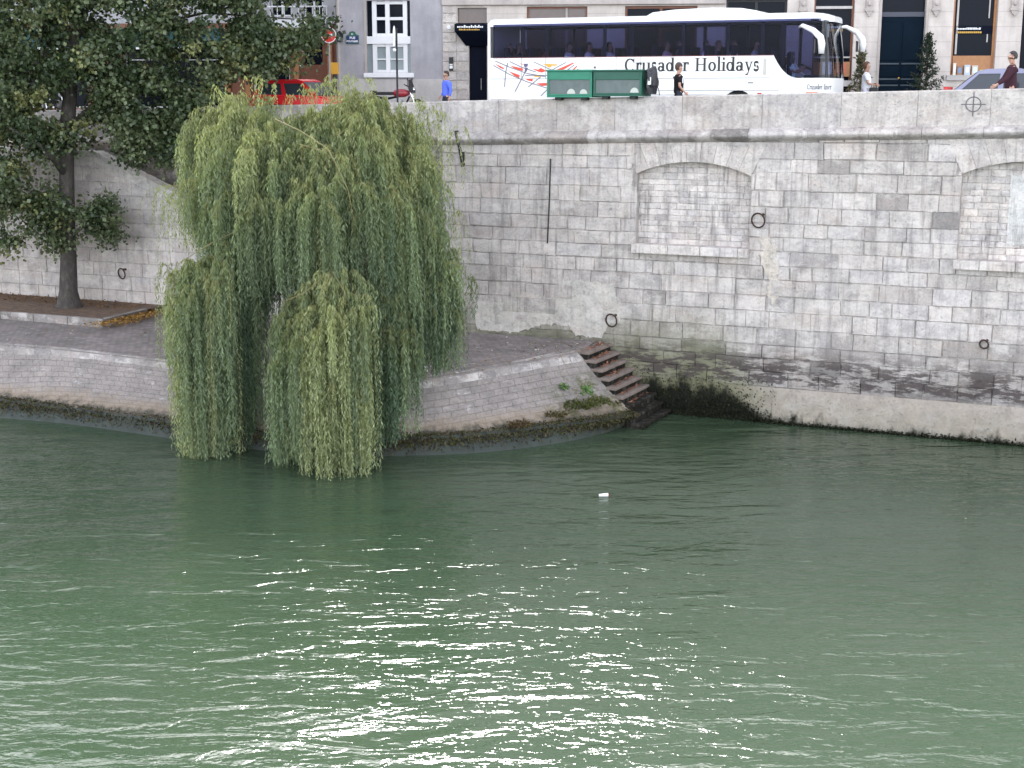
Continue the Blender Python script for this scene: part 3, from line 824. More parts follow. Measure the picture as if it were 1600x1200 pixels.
# ------------------------------------------------------------------ street
asph = NT('asphalt'); co = asph.coord('Object'); asph.base(asph.ramp(asph.noise(co, 3, 8, .7), [(.3, (.045, .045, .048)), (.7, (.075, .073, .072))])); asph.rough(.9); asph.bump(asph.noise(co, 60, 3), .4, .01)
M['asphalt'] = asph.m
M['paving'] = plain('pavement', (.26, .25, .24), .9, 0, .2, 3, .3, .3)
M['kerb'] = plain('kerb_granite', (.33, .32, .31), .85, 0, .2, 5)
m = MB(); m.add([WALL.w(-60, 2.8, ROAD), WALL.w(-9.4, 2.8, ROAD), WALL.w(-9.4, .3, ROAD), WALL.w(40, .3, ROAD), (60, 90, ROAD), (-90, 90, ROAD)], [(0, 1, 2, 3, 4, 5)])
tag(m.build('road', M['asphalt']), kind='structure')
m = MB(); m.box(-9.4, 40, .38, 2.1, 7.4, PAVE); m.box(-60, -9.4, 2.75, 4.4, 7.4, PAVE)
tag(m.build('river_pavement', M['paving'], matrix=WALL.mat()), kind='structure')
m = MB(); m.box(-9.2, 40, 2.102, 2.25, 7.4, PAVE + .004); m.box(-60, -9.4, 4.402, 4.55, 7.4, PAVE + .004)
tag(m.build('river_kerb', M['kerb'], matrix=WALL.mat()), kind='structure')
m = MB(); m.box(-10.9, 40, -1.35, .6, 7.4, PAVE)
tag(m.build('house_pavement', M['paving'], matrix=FAC.mat()), kind='structure')
m = MB(); m.box(-10.9, 40, -1.5, -1.352, 7.4, PAVE + .004)
tag(m.build('house_kerb', M['kerb'], matrix=FAC.mat()), kind='structure')

# ------------------------------------------------------------------ buildings
def render_mat(name, c, joints=0, rough=.9, scale=1.2):
    t = NT(name); co = t.coord('Object')
    n = t.noise(co, scale, 7, .65); f = t.noise(t.coord('Object', (4, 4, .6)), 1, 6, .7); ff = t.noise(co, 25, 4, .7)
    k = t.mix(1, c, t.ramp(n, [(.3, .84), (.7, 1.12)]), 'MULTIPLY')
    k = t.mix(1, k, t.ramp(f, [(.35, 1.04), (.75, .82)]), 'MULTIPLY')
    k = t.mix(.6, k, t.ramp(ff, [(.3, .85), (.7, 1.1)]), 'MULTIPLY')
    if joints:
        sp = t.node('SeparateXYZ'); t.link(co, sp.inputs[0])
        k = t.mix(t.math('MULTIPLY', t.math('LESS_THAN', t.math('FRACT', t.math('MULTIPLY', sp.outputs[2], 1 / joints)), .035), .45), k, (.2, .17, .15))
    t.base(k); t.rough(rough); t.b.inputs['Specular IOR Level'].default_value = .2; t.bump(ff, .3, .01); return t.m
M['grey_render'] = render_mat('grey_render', (.36, .345, .365))
M['cream'] = render_mat('cream_limestone', (.56, .50, .455), .5)
M['plinth'] = render_mat('plinth_stone', (.47, .44, .42))
M['jamb'] = render_mat('jamb_stone', (.43, .38, .35))
M['white_wood'] = plain('white_painted_wood', (.72, .71, .72), .5, 0, .08, 5)
M['pane'] = plain('window_pane', (.006, .008, .014), .15, 0, 0, 1, .05)
M['curtain_pane'] = plain('curtained_pane', (.22, .26, .27), .25, 0, .15, 9, .7)
M['navy'] = plain('navy_paint', (.004, .006, .014), .6, 0, .2, 6, .05)
M['door_green'] = plain('door_paint', (.003, .009, .017), .6, 0, .3, 4, .05)
M['brown_wood'] = plain('brown_shop_wood', (.17, .055, .025), .5, 0, .35, 5)
M['orange_wood'] = plain('light_shop_wood', (.34, .15, .055), .5, 0, .3, 6)
M['brown_pane'] = plain('brown_transom', (.09, .055, .045), .25, 0, .25, 7)
M['gold'] = plain('gold_letter', (.5, .28, .03), .5, 0, 0)
M['white_mark'] = plain('white_letter', (.75, .75, .75), .6, 0, 0)
M['roof'] = plain('zinc_roof', (.16, .17, .19), .5, .3, .2)

def wall_with_holes(mb, u0, u1, z0, z1, holes, depth=.28, y=0.):
    """one connected sheet on a grid of shared corners, with a reveal round every opening"""
    cl = lambda v, a, b: min(max(v, a), b)
    us = sorted({u0, u1} | {cl(h[k], u0, u1) for h in holes for k in (0, 1)}); zs = sorted({z0, z1} | {cl(h[k], z0, z1) for h in holes for k in (2, 3)})
    ix = {}
    def vid(u, yy, z):
        key = (round(u, 4), yy, round(z, 4))
        if key not in ix: ix[key] = len(mb.v); mb.v.append((u, yy, z)); mb.c.append(mb.col)
        return ix[key]
    def face(p): mb.f.append(tuple(vid(*q) for q in p)); mb.m.append(mb.mi)
    for a, b in zip(us, us[1:]):
        for c, d in zip(zs, zs[1:]):
            inside = [h for h in holes if h[0] - 1e-6 <= a and b <= h[1] + 1e-6 and h[2] - 1e-6 <= c and d <= h[3] + 1e-6]
            if not inside: face([(a, y, c), (b, y, c), (b, y, d), (a, y, d)]); continue
            h = inside[0]; Y2 = y + depth
            if abs(a - h[0]) < 1e-6: face([(a, y, c), (a, Y2, c), (a, Y2, d), (a, y, d)])
            if abs(b - h[1]) < 1e-6: face([(b, y, c), (b, y, d), (b, Y2, d), (b, Y2, c)])
            if abs(d - h[3]) < 1e-6: face([(a, y, d), (a, Y2, d), (b, Y2, d), (b, y, d)])
            if abs(c - h[2]) < 1e-6: face([(a, y, c), (b, y, c), (b, Y2, c), (a, Y2, c)])
def window(parent, a, b, c, d, y=.2, mull=1, trans=(.5,), pane=None, fr=None, w=.06, name='window'):
    m = MB()
    m.box(a, a + w, y - .05, y + .04, c, d); m.box(b - w, b, y - .05, y + .04, c, d); m.box(a + w, b - w, y - .05, y + .04, c, c + w); m.box(a + w, b - w, y - .05, y + .04, d - w, d)
    for k in range(mull):
        x = a + (b - a) * (k + 1) / (mull + 1); m.box(x - w * .6, x + w * .6, y - .045, y + .035, c + w, d - w)
    for t in trans:
        z = c + (d - c) * t; m.box(a + w, b - w, y - .035, y + .03, z - .02, z + .02)
    o = m.build(name, fr or M['white_wood'], parent)
    MB().box(a + .01, b - .01, y + .006, y + .02, c + .01, d - .01).build('pane', pane or M['pane'], o)
    return o
def shell(parent, u0, u1, z1, depth, mat, roofm):
    m = MB(); m.add([(u0, 0, 7.4), (u0, 0, z1), (u0, depth, z1), (u0, depth, 7.4)], [(0, 1, 2, 3)]); m.add([(u1, 0, 7.4), (u1, depth, 7.4), (u1, depth, z1), (u1, 0, z1)], [(0, 1, 2, 3)])
    m.add([(u0, depth, 7.4), (u0, depth, z1), (u1, depth, z1), (u1, depth, 7.4)], [(0, 1, 2, 3)]); m.build('side_wall', mat, parent)
    m = MB(); m.add([(u0, -.3, z1), (u1, -.3, z1), (u1, 2.4, z1 + 3.2), (u0, 2.4, z1 + 3.2), (u0, depth, z1 + 3.2), (u1, depth, z1 + 3.2), (u0, depth, z1), (u1, depth, z1)], [(0, 1, 2, 3), (3, 2, 5, 4), (0, 3, 4, 6), (1, 7, 5, 2)]); m.build('roof', roofm, parent)
    MB().box(u0 - .0, u1, -.42, .05, z1 - .45, z1 - .004, .06).build('eaves_cornice', M['jamb'], parent)
    m = MB(); m.add([(u0, .9, 7.5), (u1, .9, 7.5), (u1, .9, z1), (u0, .9, z1)], [(0, 1, 2, 3)]); m.build('dark_interior', M['pane'], parent)
def upper(parent, us, z0, rows, holes, w=1.25, h=2.1, step=3.3):
    for r_ in range(rows):
        for u in us: holes.append((u - w / 2, u + w / 2, z0 + r_ * step, z0 + r_ * step + h))
# --- grey house
gh = empty('grey_house', 'grey rendered town house with tall white sash window and stone base', 'building', FAC.mat())
GU0, GU1 = -10.75, -6.95
H1 = [(-9.66, -8.10, 9.50, 11.98)]; upper(gh, (-8.9,), 13.6, 3, H1)
m = MB(); wall_with_holes(m, GU0, GU1, 9.27, 24, H1); m.build('wall', M['grey_render'], gh)
MB().box(GU0 - .03, GU1, -.06, .3, 7.4, 9.27, .02).build('stone_base', M['plinth'], gh)
a, b = -9.66, -8.10
m = MB()   # box frame with side lights
for x in (a + .19, a + .66, b - .27): m.box(x, x + .15, .08, .2, 9.5, 10.5); m.box(x, x + .15, .08, .2, 10.76, 11.98)
for z in (9.5, 10.40, 10.76, 11.32, 11.86): m.box(a + .345, a + .655, .09, .19, z, z + .1); m.box(a + .815, b - .275, .09, .19, z, z + .1)
m.box(a + .345, a + .655, .1, .18, 9.95, 9.99); m.box(a + .815, b - .275, .1, .18, 9.95, 9.99)
wf = m.build('window_frame', M['white_wood'], gh)
MB().box(a, b, .185, .2, 10.76, 11.98).build('pane', M['pane'], wf); MB().box(a, b, .185, .2, 9.5, 10.5).build('pane', M['curtain_pane'], wf)
MB().box(a + .0, b, .02, .2, 10.5, 10.757).build('spandrel', M['white_wood'], gh)
MB().box(a - .12, b + .12, -.12, .2, 9.33, 9.49, .02).build('sill', M['white_wood'], gh)
MB().box(a - .09, a - .002, -.03, .1, 9.5, 11.98).build('window_jamb', M['jamb'], gh)
MB().tube([(GU0 + .1, -.09, 7.95), (GU0 + .1, -.09, 23)], .045, 8).build('drainpipe', M['jamb'], gh)
for h in H1[1:]: window(gh, *h)
shell(gh, GU0, GU1 - .01, 24, 11, M['grey_render'], M['roof'])
# --- cream house
chs = empty('cream_house', 'cream limestone town house with shopfronts and dark double door behind the coach', 'building', FAC.mat())
CU0, CU1 = -6.95, 30.0
OP = [(-6.02, -5.38, 7.95, 10.5), (-6.42, -5.38, 11.2, 11.72), (-3.98, -1.86, 8.4, 11.75), (-.55, 1.95, 7.95, 11.75), (2.93, 5.02, 8.4, 11.95), (5.93, 7.30, 8.3, 12.6), (8.22, 9.70, 7.95, 12.6), (10.62, 12.10, 9.40, 12.6), (12.92, 14.6, 8.3, 12.6), (15.6, 17.2, 9.4, 12.6), (18.2, 20, 8.3, 12.6), (22, 24, 9.4, 12.6)]
H2 = list(OP); upper(chs, (-4.6, -1.9, .7, 3.9, 6.6, 9, 11.4, 13.8, 16.4, 19, 22, 25), 13.9, 3, H2)
m = MB(); wall_with_holes(m, CU0, CU1, 7.4, 24.6, H2); m.build('wall', M['cream'], chs)
m = MB()
z = 7.9; rnd = random.Random(2)
while z < 11.6: m.col = tuple(x * .97 for x in tint(rnd, .5, .02, .5)); m.box(-6.945, -6.46, -.055, .0, z + .012, z + .33 - .012, .012); z += .33
z = 7.9
while z < 10.5: m.col = tuple(x * .97 for x in tint(rnd, .46, .02, .5)); m.box(-6.455, -6.025, -.03, .0, z + .01, z + .33 - .01, .012); z += .33
m.build('quoin_strip', stone_mat('quoin', algae=False, stain=.3), chs, colors=True)
MB().box(CU0, 2.9, -.16, .0, 11.80, 12.05, .02).build('ledge', M['jamb'], chs)
def ornament(u, z):
    m = MB(); m.prism([(u - .12, z + .5), (u + .12, z + .5), (u + .11, z + .1), (u + .06, z), (u - .06, z), (u - .11, z + .1)], -.11, .0); m.box(u - .15, u + .15, -.14, .0, z + .12, z + .2); m.ball((u, -.12, z + .36), (.08, .06, .1), 1); m.ball((u, -.1, z - .04), (.05, .05, .05), 1)
    m.build('stone_bracket', M['jamb'], chs)
for u in (7.78, 10.02, 5.55, 12.62): ornament(u, 11.42)
dk = M['navy']
def slab(name, u0, u1, y0, y1, z0, z1, mat, parent=None, ch=0): return MB().box(u0, u1, y0, y1, z0, z1, ch).build(name, mat, parent or chs)
# side door with canopy
dd = slab('door', -6.02, -5.38, .2, .26, 7.95, 10.5, dk); slab('handle', -5.62, -5.60, .16, .2, 8.9, 9.3, M['kerb'], dd)
slab('transom', -6.42, -5.38, .2, .25, 11.2, 11.72, M['brown_pane'])
m = MB(); m.add([(-6.46, -.02, 11.2), (-5.33, -.02, 11.2), (-5.33, -.55, 11.14), (-6.46, -.55, 11.14), (-6.46, -.55, 10.9), (-5.33, -.55, 10.9), (-5.33, -.04, 10.42), (-6.12, -.04, 10.42)], [(0, 1, 2, 3), (3, 2, 5, 4), (4, 5, 6, 7), (0, 3, 4, 7), (1, 6, 5, 2)])
ca = m.build('canopy', dk, chs)
m = MB(); rnd = random.Random(6)
x = -6.36
while x < -5.45:
    w = rnd.uniform(.03, .055); m.box(x, x + w, -.556, -.551, 11.02, 11.02 + rnd.choice([.05, .05, .085])); x += w + .016
m.build('canopy_lettering', M['white_mark'], ca)
m = MB(); x = -6.3
while x < -5.6:
    w = rnd.uniform(.03, .05); m.box(x, x + w, -.556, -.551, 10.93, 10.93 + rnd.choice([.04, .055])); x += w + .016
m.build('canopy_lettering', M['gold'], ca)
mbd = slab('menu_board', -6.72, -6.57, -.1, -.058, 9.56, 10.03, M['black_iron'])
m = MB(); m.box(-6.70, -6.59, -.106, -.102, 9.76, 9.80); m.box(-6.70, -6.59, -.106, -.102, 9.64, 9.74); m.build('menu_sheet', M['white_mark'], mbd)
hn = MB().disc_y(-6.72, -.075, 11.06, .07, .02, 16).build('house_number', M['white_mark'], chs)
# windows hidden mostly by the coach
window(chs, -3.98, -1.86, 8.4, 11.75, .2, 0, (.8,), M['brown_pane'], M['brown_wood'], .07)
slab('mullion', -2.62, -2.55, .1, .2, 8.5, 11.7, M['jamb'])
window(chs, -.55, 1.95, 7.95, 11.75, .2, 1, (.8,), M['pane'], M['brown_wood'], .08)
window(chs, 2.93, 5.02, 8.4, 11.95, .2, 1, (), M['pane'], M['black_iron'], .08)
# shop window right of the coach
w1 = window(chs, 5.93, 7.30, 8.3, 12.6, .24, 0, (), M['pane'], M['brown_wood'], .07, 'shop_window')
for z0, z1 in ((11.63, 11.72), (9.98, 10.03)): MB().box(6.0, 7.24, .14, .24, z0, z1).build('glazing_bar', M['plinth'], w1)
m = MB(); m.box(6.32, 6.95, .222, .226, 11.0, 11.05); m.build('shop_lettering', M['white_mark'], w1)
m = MB(); m.box(6.3, 6.95, .222, .226, 10.88, 10.95); m.build('shop_lettering', M['gold'], w1)
slab('wooden_panel', 6.0, 7.24, .1, .2, 9.35, 9.85, M['orange_wood'], w1); slab('poster', 6.3, 6.62, .08, .098, 9.42, 9.85, M['white_mark'], w1); slab('poster', 6.75, 7.1, .08, .098, 9.45, 9.8, plain('red_poster', (.5, .12, .07), .6), w1)
slab('ledge', 5.95, 7.28, -.02, .22, 9.02, 9.22, M['plinth'], w1)
# double door
dl = slab('double_door', 8.22, 9.70, .22, .28, 7.95, 11.35, M['door_green'])
m = MB(); 
for x0 in (8.27, 9.0):
    for z0, z1 in ((8.05, 9.0), (9.12, 9.22), (9.35, 9.72), (9.9, 11.2)): m.box(x0, x0 + .65, .195, .22, z0, z1, .015)
m.build('door_panel', M['door_green'], dl)
M['moulding'] = plain('door_moulding', (.022, .04, .055), .5)
for x0 in (8.27, 9.0):
    for z0 in (9.03, 9.24, 9.76): MB().box(x0, x0 + .65, .18, .222, z0, z0 + .05).build('door_moulding', M['moulding'], dl)
MB().ball((8.93, .17, 9.3), .035).build('handle', M['gold'], dl)
slab('door_transom', 8.22, 9.70, .2, .28, 11.36, 11.52, plain('transom_bar', (.035, .04, .06), .5)); slab('fanlight', 8.22, 9.70, .26, .28, 11.53, 12.6, M['pane'])
slab('door_jamb', 8.13, 8.218, -.03, .1, 7.95, 12.7, M['jamb']); slab('door_jamb', 9.705, 9.79, -.03, .1, 7.95, 12.7, M['jamb'])
# wooden shop window
w2 = window(chs, 10.62, 12.10, 9.40, 12.6, .24, 0, (), M['pane'], M['orange_wood'], .09, 'shop_window')
for q4 in ((10.78, 10.84, 10.1, 12.5), (11.84, 11.88, 11.3, 12.5), (11.82, 11.86, 10.5, 10.77)): MB().box(q4[0], q4[1], .2, .238, q4[2], q4[3]).build('glazing_bar', M['plinth'], w2)
slab('shop_fascia', 10.72, 12.0, .2, .236, 10.78, 11.05, M['navy'], w2)
m = MB(); x = 10.8
while x < 11.6: w = rnd.uniform(.03, .06); m.box(x, x + w, .192, .198, 10.92, 10.92 + rnd.choice([.05, .07])); x += w + .014
m.build('shop_lettering', M['white_mark'], w2)
m = MB(); x = 10.83
while x < 11.6: w = rnd.uniform(.04, .07); m.box(x, x + w, .192, .198, 10.80, 10.86); x += w + .012
m.build('shop_lettering', M['gold'], w2)
slab('display_board', 10.72, 12.0, .16, .2, 9.46, 10.05, M['orange_wood'], w2)
slab('sill', 10.5, 12.2, -.12, .22, 9.22, 9.395, M['plinth'], w2)
rnd = random.Random(12)
for i, (u, w, h, c, lab) in enumerate(((10.72, .1, .4, (.6, .57, .5), 'tall pale card at the left end of the shop window display'), (10.86, .18, .3, (.25, .15, .1), 'brown framed picture in the wooden shop window'), (11.1, .2, .34, (.4, .45, .52), 'bluish framed picture in the wooden shop window'), (11.36, .2, .32, (.5, .45, .38), 'beige card standing in the wooden shop window'), (11.62, .18, .17, (.5, .6, .1), 'lime yellow card in the wooden shop window'), (11.88, .18, .14, (.6, .62, .68), 'small pale open book in the shop window display'))):
    e = empty('display_card', lab, 'card', FAC.mat(u, .02, 9.40), 'cards and pictures in the shop window')
    MB().box(0, w, .0, .035, 0, h, .008).build('card_frame', plain('card%d' % i, c, .6), e); MB().box(w * .2, w * .8, -.004, .002, h * .25, h * .8).build('card_picture', plain('pic%d' % i, tuple(min(.8, x * 1.5) for x in c[::-1]), .6, 0, .5, 30), e)
for h in ((12.92, 14.6, 8.3, 12.6), (15.6, 17.2, 9.4, 12.6), (18.2, 20, 8.3, 12.6), (22, 24, 9.4, 12.6)): window(chs, *h, .22, 1, (.3,), M['pane'], M['navy'], .07)
for h in H2[len(OP):]: window(chs, *h)
shell(chs, CU0 + .01, CU1, 24.6, 12, M['cream'], M['roof'])
# --- brown shopfront house across the side street
ORG = FAC.loc(at_y(526, 100, 57)); BR = Frame(FAC.w(ORG[0], ORG[1]), R(5))
bh = empty('brown_shop_house', 'pale house with brown wooden shopfront and teal awnings behind the plane tree', 'building', BR.mat())
H3 = [(-1.35, -.55, 9.85, 10.75), (-3.4, -1.9, 8.9, 10.7), (-8.6, -4.6, 8.2, 10.9), (-14, -10.2, 8.2, 10.9), (-20, -15.5, 8.2, 10.9), (-2.6, -1.7, 11.75, 12.7), (-1.25, -.5, 11.75, 12.9)]
upper(bh, (-1.4, -4, -6.6, -9.2, -11.8, -14.4, -17, -20), 13.4, 3, H3)
m = MB(); wall_with_holes(m, -30, 0, 11.5, 24, H3); m.build('wall', render_mat('pale_grey_render', (.42, .41, .42)), bh)
m = MB(); wall_with_holes(m, -30, 0, 7.4, 11.5, H3); m.build('shopfront', M['brown_wood'], bh)
m = MB(); m.box(-2.9, -.05, -.2, .0, 11.45, 11.62, .02); m.box(-2.9, -.3, -.35, .0, 11.3, 11.45, .02); bal = m.build('balcony_slab', M['white_wood'], bh)
m = MB()
for k in range(10): m.tube([(-2.8 + k * .28, -.3, 11.45), (-2.8 + k * .28, -.3, 12.1)], .018, 6)
m.tube([(-2.85, -.3, 12.1), (-.25, -.3, 12.1)], .03, 6); m.build('railing', M['white_wood'], bal)
for u in (-.25, -1.6, -3.6, -4.4): MB().box(u - .1, u + .1, -.07, .0, 7.9, 11.3, .015).build('pilaster', M['orange_wood'], bh)
window(bh, -1.35, -.55, 9.85, 10.75, .2, 0, (), M['pane'], M['brown_wood'], .04)
slab('notice', -2.7, -1.9, -.03, .0, 8.9, 9.3, M['plinth'], bh)
for h in H3[1:]: window(bh, *h, .22, 1, (.7,))
M['teal'] = plain('teal_canvas', (.004, .05, .055), .8, 0, .2)
for a, b in ((-9.0, -4.4), (-14.3, -9.8), (-20.2, -15.2)):
    m = MB(); m.add([(a, 0, 11.3), (b, 0, 11.3), (b, -1.3, 10.75), (a, -1.3, 10.75), (a, -1.3, 10.5), (b, -1.3, 10.5)], [(0, 1, 2, 3), (3, 2, 5, 4)]); m.add([(a, 0, 11.3), (a, -1.3, 10.75), (a, 0, 10.75)], [(0, 1, 2)]); m.add([(b, 0, 11.3), (b, 0, 10.75), (b, -1.3, 10.75)], [(0, 1, 2)])
    aw = m.build('awning', M['teal'], bh)
    m = MB(); x = a + .1
    while x < b - .2: m.box(x, x + .26, -1.31, -1.304, 10.46, 10.54); x += .42
    m.build('awning_trim', M['white_mark'], aw)
shell(bh, -30, -.01, 24, 11, M['grey_render'], M['roof'])

# street-name plate, lantern, no-entry sign, meter post, pole sign
def text_mesh(body, size, mat, parent, loc, rot=(math.pi / 2, 0, 0), ext=.002, name='lettering', bold=0., align='CENTER'):
    cu = bpy.data.curves.new(name, 'FONT'); cu.body = body; cu.size = size; cu.extrude = ext; cu.align_x = align; cu.offset = bold
    t = bpy.data.objects.new(name + '_tmp', cu); COL.objects.link(t)
    me = bpy.data.meshes.new_from_object(t.evaluated_get(bpy.context.evaluated_depsgraph_get()))
    bpy.data.objects.remove(t); me.materials.clear(); me.materials.append(mat)
    o = bpy.data.objects.new(name, me); COL.objects.link(o); o.parent = parent; o.location = loc; o.rotation_euler = rot
    return o
M['blue_enamel'] = plain('blue_enamel', (.01, .025, .12), .3, 0, 0); M['green_enamel'] = plain('green_enamel', (.02, .10, .07), .35, 0, 0)
u, z = FAC.hit(551, 60)
sp = empty('street_plate', 'small blue and green enamel street name plate on the grey house', 'sign', FAC.mat(u, -.01, z))
MB().prism([(-.23, -.19), (.23, -.19), (.23, .1), (.13, .14), (.1, .22), (0, .25), (-.1, .22), (-.13, .14), (-.23, .1)], -.03, 0).build('border', M['green_enamel'], sp)
MB().prism([(-.2, -.165), (.2, -.165), (.2, .08), (-.2, .08)], -.036, -.029).build('panel', M['blue_enamel'], sp)
text_mesh('RUE', .11, M['white_mark'], sp, (0, -.038, -.02), bold=.004); text_mesh('BOUTAREL', .085, M['white_mark'], sp, (0, -.038, -.13), bold=.003); text_mesh('4e', .08, M['white_mark'], sp, (0, -.034, .12), bold=.003)
u, z = FAC.hit(532, 58)
ln = empty('wall_lantern', 'small black wall lantern at the corner of the grey house', 'lantern', FAC.mat(u, -.05, z))
MB().prism([(-.09, -.17), (.09, -.17), (.12, .1), (0, .22), (-.12, .1)], -.16, 0).build('lantern_case', M['black_iron'], ln); MB().box(-.05, .05, -.166, -.161, -.12, .0).build('lantern_glass', M['curtain_pane'], ln); MB().tube([(0, -.05, .2), (0, .05, .3)], .012, 5).build('arm', M['black_iron'], ln)
p = at_y(514, 55, 50.2)
ne = empty('no_entry_sign', 'round red no-entry sign with white bar half hidden by plane leaves', 'sign', Matrix.Translation((p.x, p.y, PAVE)))
hz = p.z - PAVE
MB().tube([(0, 0, 0), (0, 0, hz + .5)], .03, 10).build('post', M['kerb'], ne)
MB().disc_y(0, -.06, hz, .265, .02, 32).build('sign_rim', M['white_mark'], ne); MB().disc_y(0, -.066, hz, .235, .01, 32).build('sign_face', plain('sign_red', (.62, .02, .02), .35, 0, 0), ne)
MB().box(-.16, .16, -.072, -.068, hz - .04, hz + .04).build('white_bar', M['white_mark'], ne)
p = at_y(523, 107, 50.4)
mt = empty('meter_post', 'yellow box on a dark post at the corner beside the red car', 'meter', Matrix.Translation((p.x, p.y, PAVE)))
MB().box(-.13, .13, -.1, .1, p.z - PAVE - .2, p.z - PAVE + .2, .02).build('box', plain('yellow_paint', (.6, .3, .02), .5), mt); MB().tube([(0, 0, 0), (0, 0, p.z - PAVE - .2)], .07, 8).build('post', M['black_iron'], mt)
p = at_y(621, 150, 44.9); pz = at_y(621, 44, 44.9).z
po = empty('pole_sign', 'thin dark street pole with narrow edge-on white sign beside the motorbike', 'sign', Matrix.Translation((p.x, p.y, PAVE)))
MB().tube([(0, 0, 0), (0, 0, pz - PAVE)], .032, 10).build('pole', M['black_iron'], po)
mm = MB(); mm.ball((-.07, 0, pz - PAVE - .22), (.045, .2, .3), 2); mm.box(-.1, -.04, -.15, .15, pz - PAVE - .55, pz - PAVE - .3, .01); mm.build('sign_disc', M['white_mark'], po, smooth=True)
MB().ball((-.07, -.02, pz - PAVE - .66), (.06, .1, .06), 2).build('small_plate', M['white_mark'], po)

# ------------------------------------------------------------------ coach
bus = empty('coach', 'white touring coach with coloured pennant artwork and dark window band', 'coach', BUS.mat(0, 0, ROAD))
tb_ = NT('coach_paint'); co = tb_.coord('Object'); sp = tb_.node('SeparateXYZ'); tb_.link(co, sp.inputs[0])
dirt = tb_.math('MULTIPLY', tb_.math('SUBTRACT', 1, tb_.rng(sp.outputs[2], .3, 1.5)), tb_.rng(tb_.noise(tb_.coord('Object', (.7, 1, 2.5)), 1.6, 6, .7), .35, .7))
tb_.base(tb_.mix(tb_.math('MULTIPLY', dirt, .55), (.78, .77, .75), (.42, .38, .33))); tb_.rough(.25); M['bus_white'] = tb_.m
M['bus_dark'] = plain('coach_trim', (.012, .013, .018), .4, 0, 0)
M['bus_glass'] = glass('coach_glass', (.52, .53, .66), .0, ior=1.12)
M['screen_glass'] = glass('windscreen_glass', (.5, .54, .58), .0, ior=1.3)
M['seat'] = plain('seat_cloth', (.02, .022, .05), .9, 0, .3, 20)
M['rubber'] = plain('tyre_rubber', (.012, .012, .012), .8, 0, 0)
M['panel_seam'] = plain('panel_seam', (.10, .095, .095), .6, 0, 0)
M['red_lens'] = plain('red_lens', (.45, .01, .01), .2, 0, 0); M['orange_lens'] = plain('orange_lens', (.7, .12, .01), .25, 0, 0)
X0, XE, BW = -5.95, 4.80, 2.5      # rear, end of the straight side, width
BZ = lambda z: z - ROAD
B0, BELT, WT, RT = .32, 2.10, 3.14, 3.30
def arch(cx, r, n=14): return [(cx + r * math.cos(math.pi - math.pi * k / n), B0 + .12 + (r + .08) * math.sin(math.pi * k / n)) for k in range(n + 1)]
# plan outline of the nose: rounded corners and bowed front
def nose(q=14):
    o = []
    for k in range(q + 1):
        a = math.pi * k / q - math.pi / 2
        y = BW / 2 + BW / 2 * math.copysign(abs(math.sin(a)) ** .62, math.sin(a)); x = XE + .36 * abs(math.cos(a)) ** .62
        o.append((x, y))
    return o
NO = nose()
def belt_at(x):      # lower edge of the glass: dips for the driver's window
    if x < 3.40: return BELT
    if x < 4.15: t = (x - 3.4) / .75; return BELT - (BELT - 1.43) * (1 - (1 - t) ** 2.2)
    return 1.43
side = [(X0 + .05, B0)] + arch(-3.0, .56) + arch(2.36, .56) + [(XE, B0), (XE, 1.43), (4.15, 1.43)] + [(x, belt_at(x)) for x in (4.0, 3.85, 3.7, 3.6, 3.52, 3.45, 3.40)] + [(X0 + .05, BELT)]
for y0, y1, nm in ((0, .05, 'near_side_panel'), (BW - .05, BW, 'far_side_panel')):
    MB().prism(side, y0, y1).build(nm, M['bus_white'], bus)
m = MB()      # nose panel below the windscreen, rear panel, floor
n = len(NO)
vs = [(x, y, z) for z in (B0, 1.1, 1.43) for x, y in NO]
m.add(vs, [(r * n + k, r * n + k + 1, (r + 1) * n + k + 1, (r + 1) * n + k) for r in range(2) for k in range(n - 1)])
m.build('nose_panel', M['bus_white'], bus, smooth=True)
MB().box(X0, X0 + .10, 0, BW, B0, RT - .1, .04).build('rear_panel', M['bus_white'], bus)
m = MB(); m.box(X0 + .1, XE, .05, BW - .05, .95, 1.0); m.box(X0 + .1, 3.2, .06, BW - .06, 1.28, 1.34); m.box(X0 + .1, 3.3, BW - .12, BW - .06, 1.34, BELT); m.build('floor', M['bus_dark'], bus)
# roof: rounded cross section lofted to the nose
sec = [(.0, 3.08), (.0, 3.16), (.05, 3.24), (.16, 3.30), (.4, 3.335), (BW / 2, 3.35), (BW - .4, 3.335), (BW - .16, 3.30), (BW - .05, 3.24), (BW, 3.16), (BW, 3.08)]
m = MB(); xs = [X0, X0 + .06, X0 + .2, 0, 3.0, 4.4, 4.72, 4.92, 5.04]
vs = []
for x in xs:
    k = 1.0; dz = 0; s = 0
    if x == X0: dz = -.07; s = .04
    if x > 4.4: t = (x - 4.4) / .68; s = .55 * t ** 2.6; dz = -.16 * t ** 2.2
    for (y, z) in sec: vs.append((x, BW / 2 + (y - BW / 2) * (1 - s), max(3.06, z + dz * (1 if z > 3.1 else .3))))
ns = len(sec)
m.add(vs, [(i * ns + k, i * ns + k + 1, (i + 1) * ns + k + 1, (i + 1) * ns + k) for i in range(len(xs) - 1) for k in range(ns - 1)] + [tuple(range(ns)), tuple((len(xs) - 1) * ns + k for k in range(ns - 1, -1, -1))])
m.build('roof', M['bus_white'], bus, smooth=False, bevel=.02)
MB().prism([(-.75, 3.3), (3.0, 3.3), (2.75, 3.42), (2.3, 3.5), (1.4, 3.53), (.2, 3.5), (-.5, 3.43)], .3, BW - .3).build('roof_unit', M['bus_white'], bus, bevel=.05)
